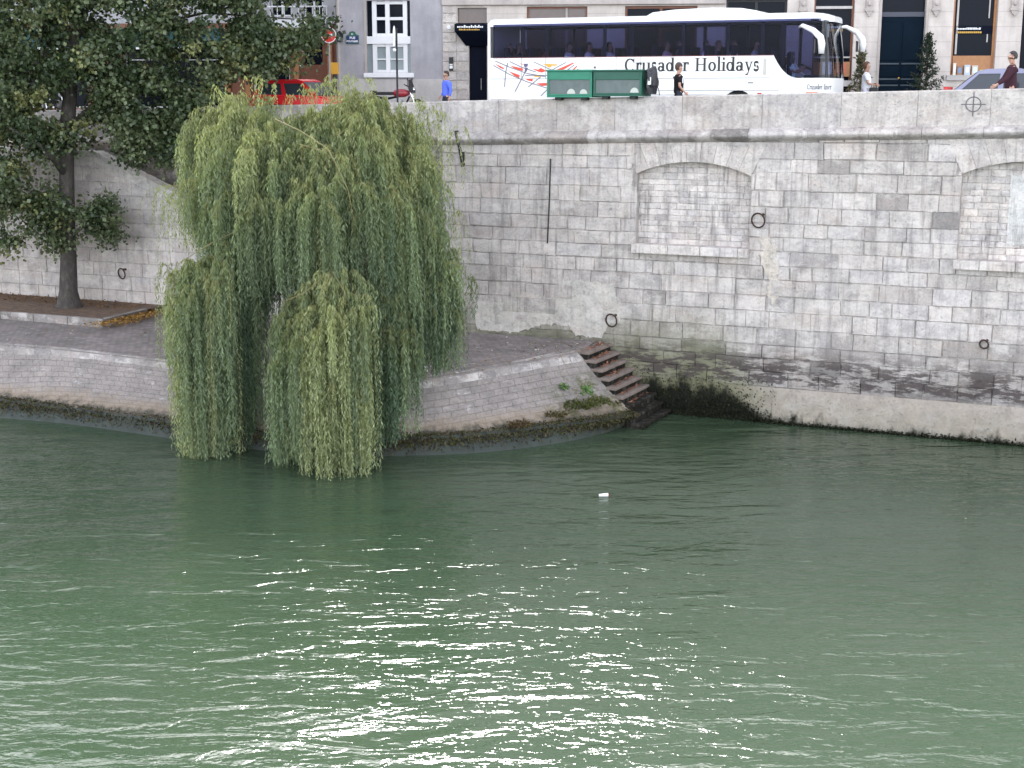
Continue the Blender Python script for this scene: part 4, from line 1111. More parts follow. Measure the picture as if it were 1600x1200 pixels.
# pillars and window band
m = MB()
for y0 in (.02, BW - .08):
    for x in (-5.80, -4.75, -3.92, -2.0, -1.1, .55, 1.95, 3.0, 3.62): m.box(x, x + (.1 if x > -5.8 else .06), y0, y0 + .06, BELT - .02 if x < 3.3 else 1.8, 3.1)
    m.box(X0 + .06, 4.7, y0 - .0, y0 + .06, 3.06, 3.12)
m.build('window_pillar', M['bus_dark'], bus)
band_poly = [(X0 + .22, BELT + .02), (X0 + .22, WT)] + [(4.78, WT), (4.78, 1.45), (4.15, 1.45)] + [(x, belt_at(x) + .02) for x in (4.0, 3.85, 3.7, 3.6, 3.52, 3.45, 3.40)]
MB().prism(band_poly, -.012, -.006).build('side_window', M['bus_glass'], bus); MB().prism(band_poly, BW + .006, BW + .012).build('side_window', M['bus_glass'], bus)
m = MB(); m.add([(x, y, z) for z in (1.43, 2.2, 3.1) for x, y in [(a - (0 if z < 2 else (.06 if z < 3 else .22)) * (a - XE) / .36, b) for a, b in NO]], [(r * n + k, r * n + k + 1, (r + 1) * n + k + 1, (r + 1) * n + k) for r in range(2) for k in range(n - 1)])
m.build('windscreen', M['screen_glass'], bus, smooth=True)
m = MB()
for k in (2, 12):
    x, y = NO[k]; m.tube([(x - .03, y, 1.43), (x - .05, y, 2.2), (x - .14, y, 3.08)], .045, 6)
m.build('screen_pillar', M['bus_dark'], bus)
m = MB(); m.box(4.25, 4.98, .3, BW - .3, 1.0, 1.52, .05); m.build('dashboard', M['bus_dark'], bus)
m = MB(); m.box(4.85, 4.88, .5, .72, 2.62, 3.0); m.build('destination_card', M['white_mark'], bus)
MB().torus((4.28, .62, 1.75), (.5, 0, .86), .22, .018, 20, 6).build('steering_wheel', M['bus_dark'], bus)
# seats
for x in [-5.3 + .83 * k for k in range(11)]:
    m = MB()
    for y in (.12, .58, 1.42, 1.88):
        m.box(x - .12, x + .0, y, y + .42, 1.6, 2.42, .04); m.box(x, x + .42, y, y + .42, 1.5, 1.72, .04)
    m.build('seat_row', M['seat'], bus)
m = MB(); m.box(3.72, 3.86, .35, .85, 1.0, 2.2, .05); m.box(3.8, 4.2, .35, .85, 1.1, 1.35, .05); m.build('driver_seat', M['seat'], bus)
# wheels
for cx in (2.36, -3.0):
    for y in (.04, BW - .3):
        w = MB().disc_y(cx, y, .5, .5, .26, 28).build('wheel', M['rubber'], bus)
        MB().disc_y(cx, y - .006 if y < 1 else y + .255, .5, .3, .012, 24).build('rim', M['kerb'], w)
    m = MB(); m.prism([(cx + .62 * math.cos(a), max(.4, .45 + .68 * math.sin(a))) for a in [math.pi * k / 12 for k in range(13)]], .30, .36); m.build('wheel_housing', M['bus_dark'], bus)
# seams and trims (thin, standing 3 mm proud)
m = MB()
for z in (1.43,): m.box(X0 + .12, 3.3, -.003, .001, z, z + .016)
for z in (1.06, .93): m.box(-.8, 3.6, -.003, .001, z, z + .012)
m.box(X0 + .12, -3.6, -.003, .001, .78, .79); m.box(3.2, 4.3, -.003, .001, 1.22, 1.228)
for x in (-4.75, -3.92, -1.55, -.75): m.box(x, x + .014, -.0035, .001, 1.45, BELT)
m.build('panel_seam', M['panel_seam'], bus)
MB().box(X0 + .2, 3.38, -.004, .0, BELT - .012, BELT + .012).build('window_seal', plain('red_brown_seal', (.12, .02, .02), .5, 0, 0), bus)
MB().box(X0 - .015, X0 + .03, .05, .22, .75, 1.3, .02).build('tail_light', M['red_lens'], bus)
m = MB(); m.box(4.42, 4.76, -.012, .01, .92, 1.02); m.build('indicator_light', M['orange_lens'], bus)
m = MB(); m.box(2.95, 3.08, -.006, .0, .96, 1.0); m.build('marker_light', M['red_lens'], bus)
m = MB(); m.box(2.65, 2.82, -.006, .0, 1.28, 1.31); m.build('hatch_catch', M['panel_seam'], bus); MB().box(3.1, 3.2, -.004, .0, 1.52, 2.0).build('side_label', plain('pale_label', (.45, .44, .40), .6), bus)
m = MB(); m.disc_y(-1.9 - .35, -.004, 1.78, .04, .004, 12); m.build('filler_cap', M['panel_seam'], bus)
# mirrors: curved white arms
def mirror(pts):
    m = MB(); m.tube(pts, [.035, .06, .085, .105, .11, .085], 10); o = m.build('mirror', M['bus_white'], bus, smooth=True)
    a, b = Vector(pts[-3]), Vector(pts[-1]); MB().box(a.x - .17, a.x - .12, a.y - .1, a.y + .1, b.z, a.z - .05, .02).build('mirror_glass', M['bus_dark'], o)
mirror([(4.15, -.02, 2.90), (4.28, -.22, 2.93), (4.62, -.30, 2.78), (4.84, -.32, 2.58), (4.88, -.32, 2.4), (4.88, -.32, 2.12)])
mirror([(4.85, BW + .02, 2.98), (5.0, BW + .25, 3.0), (5.32, BW + .3, 2.84), (5.5, BW + .3, 2.62), (5.53, BW + .3, 2.45), (5.53, BW + .3, 2.24)])
# lettering: hand-drawn serif glyphs, stems thick, arcs with contrast
def glyphs(txt, size, lw=.145, thin=.062):
    m = MB(); x = 0.0; off = [0.]
    def quad(p): m.add([(a + off[0], 0, b) for a, b in p], [(0, 1, 2, 3)])
    def V(cx, y0, y1, s0=1, s1=1):
        quad([(cx - lw / 2, y0), (cx + lw / 2, y0), (cx + lw / 2, y1), (cx - lw / 2, y1)])
        if s0: quad([(cx - lw * 1.1, y0 - .001), (cx + lw * 1.1, y0 - .001), (cx + lw * 1.1, y0 + .04), (cx - lw * 1.1, y0 + .04)])
        if s1 == 1: quad([(cx - lw * 1.2, y1 - .05), (cx + lw * .5, y1 - .03), (cx + lw * .5, y1), (cx - lw * 1.2, y1 - .01)])
        if s1 == 2: quad([(cx - lw * 1.1, y1 - .04), (cx + lw * 1.1, y1 - .04), (cx + lw * 1.1, y1), (cx - lw * 1.1, y1)])
    def A(cx, cy, rx, ry, a0, a1, flip=0, n=18):
        pr = None
        for k in range(n + 1):
            a = math.radians(a0 + (a1 - a0) * k / n); c = abs(math.cos(a)) if not flip else abs(math.sin(a))
            w = (thin + (lw - thin) * c) / 2
            o = (cx + (rx + w) * math.cos(a), cy + (ry + w) * math.sin(a)); i = (cx + (rx - w) * math.cos(a), cy + (ry - w) * math.sin(a))
            if pr: quad([pr[0], o, i, pr[1]] if a1 > a0 else [pr[1], i, o, pr[0]])
            pr = (o, i)
    G = {
     'C': (.72, lambda: (A(.36, .36, .29, .33, 42, 318), quad([(.56, .5), (.64, .48), (.64, .74), (.59, .74)]))),
     'r': (.42, lambda: (V(.13, 0, .5), A(.28, .33, .12, .14, 60, 160), quad([(.29, .36), (.4, .36), (.4, .49), (.29, .49)]))),
     'u': (.60, lambda: (V(.12, .14, .5, 0), A(.27, .16, .15, .13, 180, 350), V(.45, 0, .5, 1))),
     's': (.42, lambda: (A(.2, .37, .12, .10, 30, 260, 1), A(.2, .14, .13, .11, 80, -160, 1), quad([(.3, .36), (.34, .36), (.34, .5), (.3, .5)]), quad([(.05, .0), (.09, .0), (.09, .15), (.05, .15)]))),
     'a': (.54, lambda: (A(.22, .15, .13, .12, 20, 340), V(.38, .02, .34, 1, 0), A(.24, .34, .14, .13, 0, 165))),
     'd': (.60, lambda: (A(.25, .25, .17, .22, 0, 360), V(.45, 0, .76))),
     'e': (.50, lambda: (A(.25, .25, .18, .22, 0, 318), quad([(.1, .25), (.43, .25), (.43, .30), (.1, .30)]))),
     'H': (.86, lambda: (V(.18, 0, .72, 1, 2), V(.64, 0, .72, 1, 2), quad([(.2, .35), (.62, .35), (.62, .40), (.2, .40)]))),
     'o': (.54, lambda: A(.26, .25, .18, .22, 0, 360)),
     'l': (.30, lambda: V(.15, 0, .78)), 'i': (.30, lambda: (V(.15, 0, .5), quad([(.09, .6), (.21, .6), (.21, .73), (.09, .73)]))), 'n': (.6, lambda: (V(.13, 0, .5), A(.29, .33, .14, .14, 20, 160), V(.45, 0, .38, 1, 0))),
     'y': (.54, lambda: (quad([(.05, .5), (.18, .5), (.34, .05), (.24, .0)]), quad([(.42, .5), (.49, .5), (.25, -.18), (.18, -.18)]), quad([(.02, .46), (.24, .46), (.24, .5), (.02, .5)]), quad([(.36, .46), (.54, .46), (.54, .5), (.36, .5)]), quad([(.08, -.22), (.24, -.22), (.24, -.14), (.08, -.14)]))),
     ' ': (.34, lambda: None)}
    for ch in txt: w, fn = G[ch]; fn(); off[0] += w
    for i, v in enumerate(m.v): m.v[i] = (v[0] * size, 0, v[2] * size)
    return m, off[0] * size
M['letter'] = plain('letter_black', (.012, .011, .013), .4, 0, 0)
gm, gw = glyphs('Crusader Holidays', 1)
u0, z0 = BUS.hit(976, 112); u1, _ = BUS.hit(1187, 108); k = (u1 - u0) / gw
gm.v = [(u0 + x * k, -.006, z0 - ROAD + z * k * 1.12) for x, y, z in gm.v]
gm.build('lettering', M['letter'], bus)
gm, gw = glyphs('Crusader liner', 1); k = .72 / gw
gm.v = [(4.44 + x * k, -.006 - max(0, 4.44 + x * k - XE) * -.0, 1.10 + z * k * 1.9) for x, y, z in gm.v]
gm.build('lettering', plain('letter_grey', (.06, .055, .07), .5, 0, 0), bus)
# artwork
def px_flat(name, polys, mat, y):
    m = MB()
    for P in polys:
        q = [BUS.hit(740 + a / 5.333, b / 5.333) for a, b in P]
        m.prism([(u, z - ROAD) for u, z in q], y - .002, y)
    m.build(name, mat, bus)
art_red = plain('pennant_red', (.62, .05, .02), .4, 0, 0)
px_flat('artwork', [[(168, 525), (255, 566), (250, 578), (222, 566)], [(290, 592), (385, 625), (380, 655), (340, 632)], [(300, 545), (410, 570), (415, 590), (370, 588)], [(480, 570), (540, 580), (560, 565), (610, 590), (570, 605), (540, 598)], [(430, 655), (495, 660), (490, 680), (450, 670)], [(520, 695), (612, 690), (612, 714), (570, 716)], [(690, 580), (740, 560), (830, 520), (838, 527), (760, 575), (700, 597)], [(800, 600), (862, 545), (866, 553), (822, 598)], [(360, 517), (410, 535), (410, 543)]], art_red, -.002)
px_flat('artwork', [[(560, 530), (700, 535), (690, 548), (655, 548), (640, 565), (620, 560), (600, 543)], [(500, 630), (555, 634), (545, 645), (510, 642)]], plain('pennant_orange', (.7, .33, .03), .4, 0, 0), -.003)
L = []
def ln_(pts, w=5):
    for a, b in zip(pts[:-1], pts[1:]):
        d = Vector((b[0] - a[0], b[1] - a[1])).normalized() * w; L.append([(a[0] - d.y, a[1] + d.x), (b[0] - d.y, b[1] + d.x), (b[0] + d.y, b[1] - d.x), (a[0] + d.y, a[1] - d.x)])
for pts in ([(165, 545), (300, 620), (440, 680), (630, 740)], [(180, 508), (300, 560), (440, 610), (600, 640)], [(300, 512), (400, 560), (520, 600)], [(500, 515), (620, 570), (700, 600)], [(640, 590), (770, 520)], [(760, 600), (840, 540)], [(850, 600), (872, 572)], [(560, 800), (625, 735)], [(455, 725), (560, 640)], [(258, 725), (268, 600), (285, 522)]): ln_(pts, 4.2)
for pts in ([(345, 765), (430, 600)], [(430, 628), (620, 628)]): ln_(pts, 4.5)
px_flat('artwork', L, plain('artwork_grey', (.2, .19, .22), .5, 0, 0), -.004)
px_flat('artwork', [[(415, 530), (455, 530), (450, 555), (425, 560)], [(430, 560), (455, 565), (440, 600), (425, 600)]], plain('artwork_blue', (.1, .08, .16), .5, 0, 0), -.006)

# ------------------------------------------------------------------ people
def skin_mesh(name, chains, mat, parent, sub=1, root=0):
    vs, es, rs = [], [], []
    idx = {}
    for ch in chains:
        prev = None
        for it in ch:
            if isinstance(it, str): i = idx[it]
            else:
                nm, p, r_ = it; i = len(vs); vs.append(p); rs.append(r_); 
                if nm: idx[nm] = i
            if prev is not None: es.append((prev, i))
            prev = i
    me = bpy.data.meshes.new(name); me.from_pydata(vs, es, []); me.update()
    o = bpy.data.objects.new(name, me); COL.objects.link(o)
    mod = o.modifiers.new('skin', 'SKIN'); mod.use_smooth_shade = True
    sd_ = me.skin_vertices[0].data
    for i, r_ in enumerate(rs):
        sd_[i].radius = (r_, r_) if not isinstance(r_, tuple) else r_; sd_[i].use_root = (i == root)
    if sub: o.modifiers.new('sub', 'SUBSURF').levels = sub
    dg = bpy.context.evaluated_depsgraph_get(); dg.update()
    me2 = bpy.data.meshes.new_from_object(o.evaluated_get(dg)); bpy.data.objects.remove(o)
    me2.materials.clear(); me2.materials.append(mat); me2.polygons.foreach_set('use_smooth', [True] * len(me2.polygons))
    o = bpy.data.objects.new(name, me2); COL.objects.link(o); o.parent = parent
    return o
M['skin'] = plain('skin', (.42, .24, .17), .5, 0, .08, 8)
def person(name, label, mat_world, shirt, trousers, hair=(.03, .02, .015), arms=None, seated=False, sleeve=1, legs=None, haircap=1.0, shoes=(.02, .02, .02), group=None, skin=None, s=1.0):
    """faces +X, stands on z=0"""
    e = empty(name, label, 'person', mat_world @ Matrix.Scale(s, 4), group)
    sk = M['skin']
    hip = .95 if not seated else .50
    up = hip - .95
    S = lambda z: z + up
    arms = arms or [((.02, 1.13), (.10, .90)), ((-.02, 1.13), (.06, .90))]
    legs = legs or [(.06, .02), (-.05, -.12)]
    body = [[('pel', (0, 0, S(.95)), .105), ('bel', (0.01, 0, S(1.10)), .10), ('che', (0, 0, S(1.30)), .125), ('ub', (-.01, 0, S(1.42)), .10), ('nk', (0, 0, S(1.49)), .056), ('jaw', (.025, 0, S(1.565)), .07), ('hd', (.012, 0, S(1.655)), .092), ('cr', (0, 0, S(1.72)), .06)],
            ['jaw', ('chin', (.075, 0, S(1.555)), .032)], ['hd', ('nose', (.112, 0, S(1.625)), .018)]]
    sh = [[('a', (0, 0, S(.86)), .155), (None, (0, 0, S(.99)), .165), ('b', (.01, 0, S(1.12)), .155), ('c', (0, 0, S(1.30)), .168), ('d', (-.01, 0, S(1.42)), .112), ('e', (0, 0, S(1.47)), .066)]]
    tr = [[('p', (0, 0, S(.96)), .148), (None, (0, 0, S(1.04)), .14)]]
    for i, sd2 in enumerate((-1, 1)):
        el, wr = arms[i]
        ey = sd2 * (.25 if len(el) < 3 else el[2]); wy = sd2 * (.25 if len(wr) < 3 else wr[2])
        E = Vector((el[0], ey, S(el[1]))); W = Vector((wr[0], wy, S(wr[1]))); SH = Vector((-.01, sd2 * .185, S(1.395)))
        d = (W - E).normalized()
        body.append(['ub', ('s%d' % i, SH, .062), ('e%d' % i, E, .043), ('w%d' % i, W, .028), ('h%d' % i, W + d * .07, .034)])
        side_ = d.cross(Vector((0, 1, 0))); side_ = side_.normalized() if side_.length > .1 else Vector((1, 0, 0))
        for k in range(4):
            b0 = W + d * .095 + side_ * (.027 - .018 * k); L_ = (.068, .08, .075, .058)[k]
            body.append(['h%d' % i, (None, b0, .0095), (None, b0 + d * L_ * .55 + Vector((0, -sd2 * .006, 0)), .0085), (None, b0 + d * L_ + Vector((0, -sd2 * .02, 0)), .007)])
        body.append(['h%d' % i, (None, W + d * .06 + side_ * .045, .010), (None, W + d * .10 + side_ * .058, .008)])
        sl = SH.lerp(E, .75) if sleeve < 1 else E
        ch = ['d', (None, SH, .082), (None, sl, .062)]
        if sleeve >= 1: ch.append((None, E.lerp(W, .93), .042))
        sh.append(ch)
        HP = Vector((0, sd2 * .09, S(.90)))
        if seated:
            K = Vector((.45, sd2 * .11, .50)); AN = Vector((.47, sd2 * .11, .10)); HP = Vector((.02, sd2 * .09, .49))
        else:
            kx, ax = legs[i]; K = Vector((kx + .03, sd2 * .10, .50)); AN = Vector((ax, sd2 * .10, .09))
        body.append(['pel', (None, HP, .08), (None, K, .05), (None, AN, .036), (None, AN + Vector((.07, 0, -.05)), .035), (None, AN + Vector((.17, 0, -.06)), .028)])
        tr.append(['p', (None, HP, .108), (None, K, .075), (None, AN + Vector((0, 0, .02)), .062)])
        m = MB(); m.ball((AN.x + .07, AN.y, AN.z - .045), (.14, .05, .05), 2); m.build('shoe', plain('shoe_leather', shoes, .5, 0, 0) if 'shoe' not in M else M['shoe'], e, smooth=True)
    skin_mesh('body', body, skin or sk, e, 1)
    skin_mesh('shirt', sh, shirt, e, 1); skin_mesh('trousers', tr, trousers, e, 1)
    bm = bmesh.new(); bmesh.ops.create_icosphere(bm, subdivisions=3, radius=1)
    for v in list(bm.verts):
        if v.co.x > .25 and v.co.z < .42 or v.co.z < -.72: bm.verts.remove(v)
    for v in bm.verts: v.co = Vector((v.co.x * .112 * haircap - .006, v.co.y * .098 * haircap, v.co.z * .125 * haircap + S(1.665)))
    MB().bm(bm).build('hair', plain('hair_' + name, hair, .7, 0, .2, 30), e, smooth=True)
    m = MB(); m.ball((.088, -.034, S(1.645)), .011, 1); m.ball((.088, .034, S(1.645)), .011, 1); m.build('eyes', M['letter'], e)
    m = MB(); m.ball((.0, -.092, S(1.63)), (.022, .012, .032), 1); m.ball((.0, .092, S(1.63)), (.022, .012, .032), 1); m.build('ears', sk, e, smooth=True)
    return e
M['shoe'] = plain('dark_shoe', (.02, .018, .018), .5, 0, 0)
cloth = lambda n, c: plain(n, c, .9, 0, .12, 14, .2)
def stand(px, headpx, Y, ang, h=1.73):
    p = at_y(px, headpx, Y); k = 1.0
    return Matrix.Translation((p.x, p.y, PAVE)) @ Matrix.Rotation(R(ang), 4, 'Z'), (p.z - PAVE) / 1.775
Mx, s = stand(697, 111, 42.3, 205)
person('person', 'man in bright blue long-sleeved shirt walking left of the coach', Mx, cloth('blue_shirt', (.10, .15, .62)), cloth('dark_trousers', (.03, .03, .04)), (.035, .018, .012), arms=[((-.06, 1.12), (.10, .92)), ((-.07, 1.13), (-.02, .88))], s=s)
Mx, s = stand(1061, 99, 39.6, 8)
pm = person('person', 'man in black printed T-shirt walking right in front of the coach', Mx, cloth('black_tshirt', (.014, .012, .014)), cloth('jeans_dark', (.03, .035, .05)), (.05, .025, .018), arms=[((-.04, 1.12), (.12, .95)), ((-.02, 1.12), (.04, .9))], sleeve=.5, s=s)
m = MB(); m.box(.06, .1, -.185, -.165, 1.2, 1.38, .01); m.box(.13, .165, -.10, .02, 1.15, 1.34, .01); m.build('shirt_print', M['white_mark'], pm)
Mx, s = stand(1355, 97, 46.2, -15)
pw = person('person', 'woman in white top and trousers with dark bag near the potted bay tree', Mx, cloth('white_top', (.7, .7, .72)), cloth('white_trousers', (.62, .62, .7)), (.10, .045, .02), arms=[((.06, 1.12), (.26, 1.08, .16)), ((.04, 1.12), (.24, 1.1, .14))], sleeve=.5, haircap=1.08, s=s)
hb = empty('handbag', 'dark handbag held by the woman in white near the door', 'bag', Mx @ Matrix.Scale(s, 4) @ Matrix.Translation((.24, -.17, .88)))
MB().box(-.13, .13, -.06, .06, -.13, .12, .04).build('bag_body', M['black_iron'], hb); MB().tube([(-.09, 0, .1), (-.06, 0, .24), (.06, 0, .24), (.09, 0, .1)], .012, 6).build('strap', M['black_iron'], hb)
Mx, s = stand(1583, 80, 36.4, 172)
person('person', 'man in dark maroon jacket striding left beside the silver car', Mx, cloth('maroon_jacket', (.045, .018, .026)), cloth('plum_trousers', (.05, .02, .03)), (.03, .025, .025), arms=[((.12, 1.14), (.30, .98)), ((.16, 1.13), (.36, 1.0))], s=s)
Mx, s = stand(113, 124, 50.5, 200)
person('person', 'waiter in white shirt glimpsed through a gap in the plane tree', Mx, cloth('waiter_white', (.66, .65, .68)), cloth('waiter_black', (.02, .02, .025)), (.35, .33, .32), s=s)

# passengers: seated copies
seat_shirts = {'white': (.88, .88, .9), 'dark': (.04, .045, .07), 'red': (.35, .05, .05), 'pink': (.7, .5, .55), 'lavender': (.6, .52, .75), 'grey': (.5, .5, .56), 'light blue': (.6, .78, .82)}
protos = {}
spots = [(789, 'dark', 'first from the coach rear'), (803, 'dark', 'second from the coach rear'), (847, 'red', 'behind the third rear pillar'), (883, 'white', 'over the left green box'), (913, 'white', 'above the seam between the green boxes'), (945, 'white', 'above the right green box'), (1037, 'pink', 'above the lettering start'), (1055, 'dark', 'beside the pink one above the lettering'), (1098, 'white', 'in the middle window above the first word'), (1118, 'dark', 'just left of the lavender one'), (1141, 'lavender', 'above the second word'), (1176, 'grey', 'in the last window before the driver')]
pt = cloth('passenger_trousers', (.03, .03, .045))
for i, (px, colr, where) in enumerate(spots):
    u, _ = BUS.hit(px, 80)
    mw = BUS.mat(u - .02, .5 if i % 3 else .42, ROAD + 1.24)
    lab = 'passenger in %s top behind coach glass, %s' % (colr, where)
    if colr not in protos:
        protos[colr] = person('person', lab, mw, cloth('passenger_' + colr.replace(' ', '_'), seat_shirts[colr]), pt, (.03, .025, .02) if i % 2 else (.12, .1, .08), seated=True, sleeve=.5, arms=[((.06, 1.13), (.28, 1.0)), ((.06, 1.13), (.28, 1.0))], group='passengers seated in the coach')
    else:
        c = copy_thing(protos[colr], lab); c.matrix_world = mw
u, _ = BUS.hit(1228, 95)
person('person', 'coach driver in light blue shirt holding the steering wheel', BUS.mat(u, .62, ROAD + .88), cloth('driver_shirt', seat_shirts['light blue']), pt, (.03, .025, .02), seated=True, sleeve=.5, arms=[((.18, 1.16), (.36, 1.26)), ((.18, 1.16), (.36, 1.26))])

# ------------------------------------------------------------------ booksellers' boxes
def bookbox(pxs, colr, label):
    (a, za), (b, zb) = WALL.hit(pxs[0], 157.5), WALL.hit(pxs[1], 157)
    zt = WALL.hit(pxs[0], 113)[1]
    e = empty('bookseller_box', label, 'box', WALL.mat((a + b) / 2, 0, top_par((a + b) / 2) + .02), 'green booksellers boxes on the parapet')
    w = (b - a) / 2 - .01; h = zt - top_par(a) - .02
    gm = plain('box_green_' + str(pxs[0]), colr, .5, 0, .2, 4); pn = plain('box_panel_' + str(pxs[0]), (.10, .125, .12), .6, 0, .35, 5)
    m = MB()
    m.box(-w, w, -.30, .55, h * .0, .05); m.box(-w, -w + .06, -.30, .55, .05, h); m.box(w - .06, w, -.30, .55, .05, h); m.box(-w + .06, w - .06, .50, .55, .05, h); m.box(-w + .06, w - .06, -.30, -.27, h - .22, h); m.box(-w + .06, w - .06, -.30, -.27, .05, .09)
    m.build('frame', gm, e, bevel=.008)
    MB().prism([(-w - .02, h), (w + .02, h), (w + .02, h + .05), (-w - .02, h + .05)], -.34, .58).build('lid', gm, e, bevel=.012)
    p = MB().box(-w + .06, w - .06, -.275, -.255, .09, h - .22).build('panel', pn, e)
    m = MB()
    for sx in (-w * .55, w * .6): m.box(sx - .09, sx + .09, -.22, .0, -.075, .0, .01)
    m.build('foot', M['black_iron'], e)
    m = MB()
    for cx, r_ in ((-w * .0 + .05, .12), (w * .62, .11)) if colr[1] > .1 else ((w * .7, .12),):
        m.prism([(cx + r_ * math.cos(math.pi * k / 10), .10 + r_ * 1.1 * math.sin(math.pi * k / 10)) for k in range(11)], -.282, -.276)
    m.build('pale_sticker', plain('sticker', (.45, .47, .42), .7), p)
    return e
bookbox((860, 931), (.012, .17, .10), 'left green bookseller box with brighter lid and two pale round stickers')
bookbox((932, 1008), (.006, .075, .045), 'right darker green bookseller box with one pale sticker')
a, za = WALL.hit(1010, 157); b, _ = WALL.hit(1024, 157)
tb = empty('tarpaulin_bundle', 'black tarpaulin bundle strapped to the end of the right green box', 'tarpaulin', WALL.mat((a + b) / 2, .08, top_par(a) + .01))
bm = bmesh.new(); bmesh.ops.create_icosphere(bm, subdivisions=3, radius=1); r_ = random.Random(3)
for v in bm.verts: 
    k = 1 + .12 * math.sin(6 * v.co.z + 4 * v.co.x) + r_.uniform(-.05, .05)
    v.co = Vector((v.co.x * .15 * k, v.co.y * .33 * k, (v.co.z * .40 * k + .40) if v.co.z > -.6 else .05))
MB().bm(bm).build('sheet', plain('black_tarp', (.012, .013, .018), .45, 0, .3, 9), tb); MB().box(-.02, .07, -.335, -.315, .3, .5, .01).build('pale_tag', M['white_mark'], tb)
MB().tube([(.13, -.1, .3), (.22, -.12, .2), (.25, -.1, .02)], .012, 5).build('strap', M['black_iron'], tb)

# ------------------------------------------------------------------ cars and motorbike
M['car_glass'] = plain('car_glass', (.03, .036, .045), .08, 0, 0, 1, .6)
M['chrome'] = plain('chrome', (.6, .6, .6), .2, 1, 0)
def car(name, label, mw, paint, L_=3.9, H_=1.45, W_=1.64, grey=None, back=.30, tl=(.66, .93)):
    """faces +X; local origin at ground centre"""
    e = empty(name, label, 'car', mw)
    h = L_ / 2; wx = (h * .64, -h * .62)
    def arc(cx): return [(cx + .34 * math.cos(math.pi - math.pi * k / 10), .28 + .34 * math.sin(math.pi * k / 10)) for k in range(11)]
    low = [(-h + .02, .3)] + arc(wx[1]) + arc(wx[0]) + [(h - .03, .3), (h, .5), (h - .05, .68), (h * .55, .86), (h * .3, .92), (-h + .06, .95), (-h, .6)]
    m = MB(); m.prism(low, -W_ / 2, W_ / 2); m.build('body', paint, e, bevel=.05)
    # cabin with tumblehome
    lo = [(-h + .08, .94), (h * .36, .93)]; hi = [(-h + .08 + back, H_ - .02), (h * .02, H_)]
    yb, yt = W_ / 2 - .03, W_ / 2 - .20
    m = MB(); rf = [(hi[0][0] - .02, H_ - .06), (hi[0][0] + .25, H_), (hi[1][0] - .2, H_ + .01), (hi[1][0] + .02, H_ - .05)]
    vs = [(x, sgn * yt, z) for sgn in (-1, 1) for x, z in rf] + [(x, sgn * (yt + .03), z - .07) for sgn in (-1, 1) for x, z in (rf[0], rf[3])]
    m.add(vs, [(0, 1, 5, 4), (1, 2, 6, 5), (2, 3, 7, 6), (0, 8, 9, 3, 2, 1), (4, 5, 6, 7, 11, 10), (8, 0, 4, 10), (3, 9, 11, 7)]); m.build('roof', paint, e)
    m = MB()
    for sgn in (-1, 1):
        for t0, t1 in ((0, .07), (.46, .52), (.9, 1)):
            P = [(lo[0][0] + (lo[1][0] - lo[0][0]) * t0, sgn * yb, .92), (lo[0][0] + (lo[1][0] - lo[0][0]) * t1, sgn * yb, .92), (hi[0][0] + (hi[1][0] - hi[0][0]) * min(1, t1 * 1.0), sgn * (yt + .02), H_ - .08), (hi[0][0] + (hi[1][0] - hi[0][0]) * t0, sgn * (yt + .02), H_ - .08)]
            m = MB(); m.add(P + [(a, b - sgn * .05, c) for a, b, c in P], [(0, 1, 2, 3), (7, 6, 5, 4), (0, 4, 5, 1), (1, 5, 6, 2), (2, 6, 7, 3), (3, 7, 4, 0)])
            m.build('pillar', paint, e)
    for sgn in (-1, 1):
        P = [(lo[0][0] + .06, sgn * (yb - .02), .92), (lo[1][0] - .06, sgn * (yb - .02), .92), (hi[1][0] - .02, sgn * (yt), H_ - .07), (hi[0][0] + .03, sgn * (yt), H_ - .07)]
        m = MB(); m.add(P, [(0, 1, 2, 3)]); m.build('side_glass', M['car_glass'], e)
    m = MB(); m.add([(lo[1][0], -yb + .05, .92), (lo[1][0], yb - .05, .92), (hi[1][0], yt - .02, H_ - .06), (hi[1][0], -yt + .02, H_ - .06)], [(0, 1, 2, 3)]); m.build('windscreen', M['car_glass'], e)
    m = MB(); m.add([(lo[0][0] - .0, -yb + .05, .94), (lo[0][0], yb - .05, .94), (hi[0][0] - .02, yt - .02, H_ - .07), (hi[0][0] - .02, -yt + .02, H_ - .07)], [(0, 3, 2, 1)]); m.build('rear_glass', M['car_glass'], e)
    for x in wx:
        for sgn in (-1, 1):
            w = MB().disc_y(x, sgn * (W_ / 2 - .1) - .1, .29, .29, .2, 22).build('wheel', M['rubber'], e); MB().disc_y(x, sgn * (W_ / 2 + .002) - .006, .29, .17, .012, 16).build('rim', M['chrome'], w)
    for sgn in (-1, 1):
        MB().box(-h - .015, -h + .12, sgn * (W_ / 2 - .12) - .12, sgn * (W_ / 2 - .12) + .125, tl[0], tl[1], .03).build('tail_light', M['red_lens'], e)
        MB().box(h - .16, h - .02, sgn * (W_ / 2 - .25) - .14, sgn * (W_ / 2 - .25) + .14, .58, .72, .03).build('headlight', M['chrome'], e)
        MB().box(h * .26, h * .26 + .12, sgn * (W_ / 2 + .07) - .08, sgn * (W_ / 2 + .07) + .08, .92, 1.04, .03).build('door_mirror', paint, e)
    m = MB()
    for sgn in (-1, 1): m.box(-h + .5, h * .5, sgn * (W_ / 2 + .003) - .006, sgn * (W_ / 2 + .003) + .006, .58, .63); m.box(-.05, .07, sgn * (W_ / 2 + .004) - .008, sgn * (W_ / 2 + .004) + .008, .80, .83)
    m.build('trim', M['rubber'], e)
    return e
p = at_y(486, 150, 46.8)
car('red_car', 'red hatchback parked behind the top of the willow', Matrix.Translation((p.x, p.y, ROAD)) @ Matrix.Rotation(R(-20), 4, 'Z'), plain('car_red', (.55, .012, .02), .25, .1, .05), 3.6, 1.42)
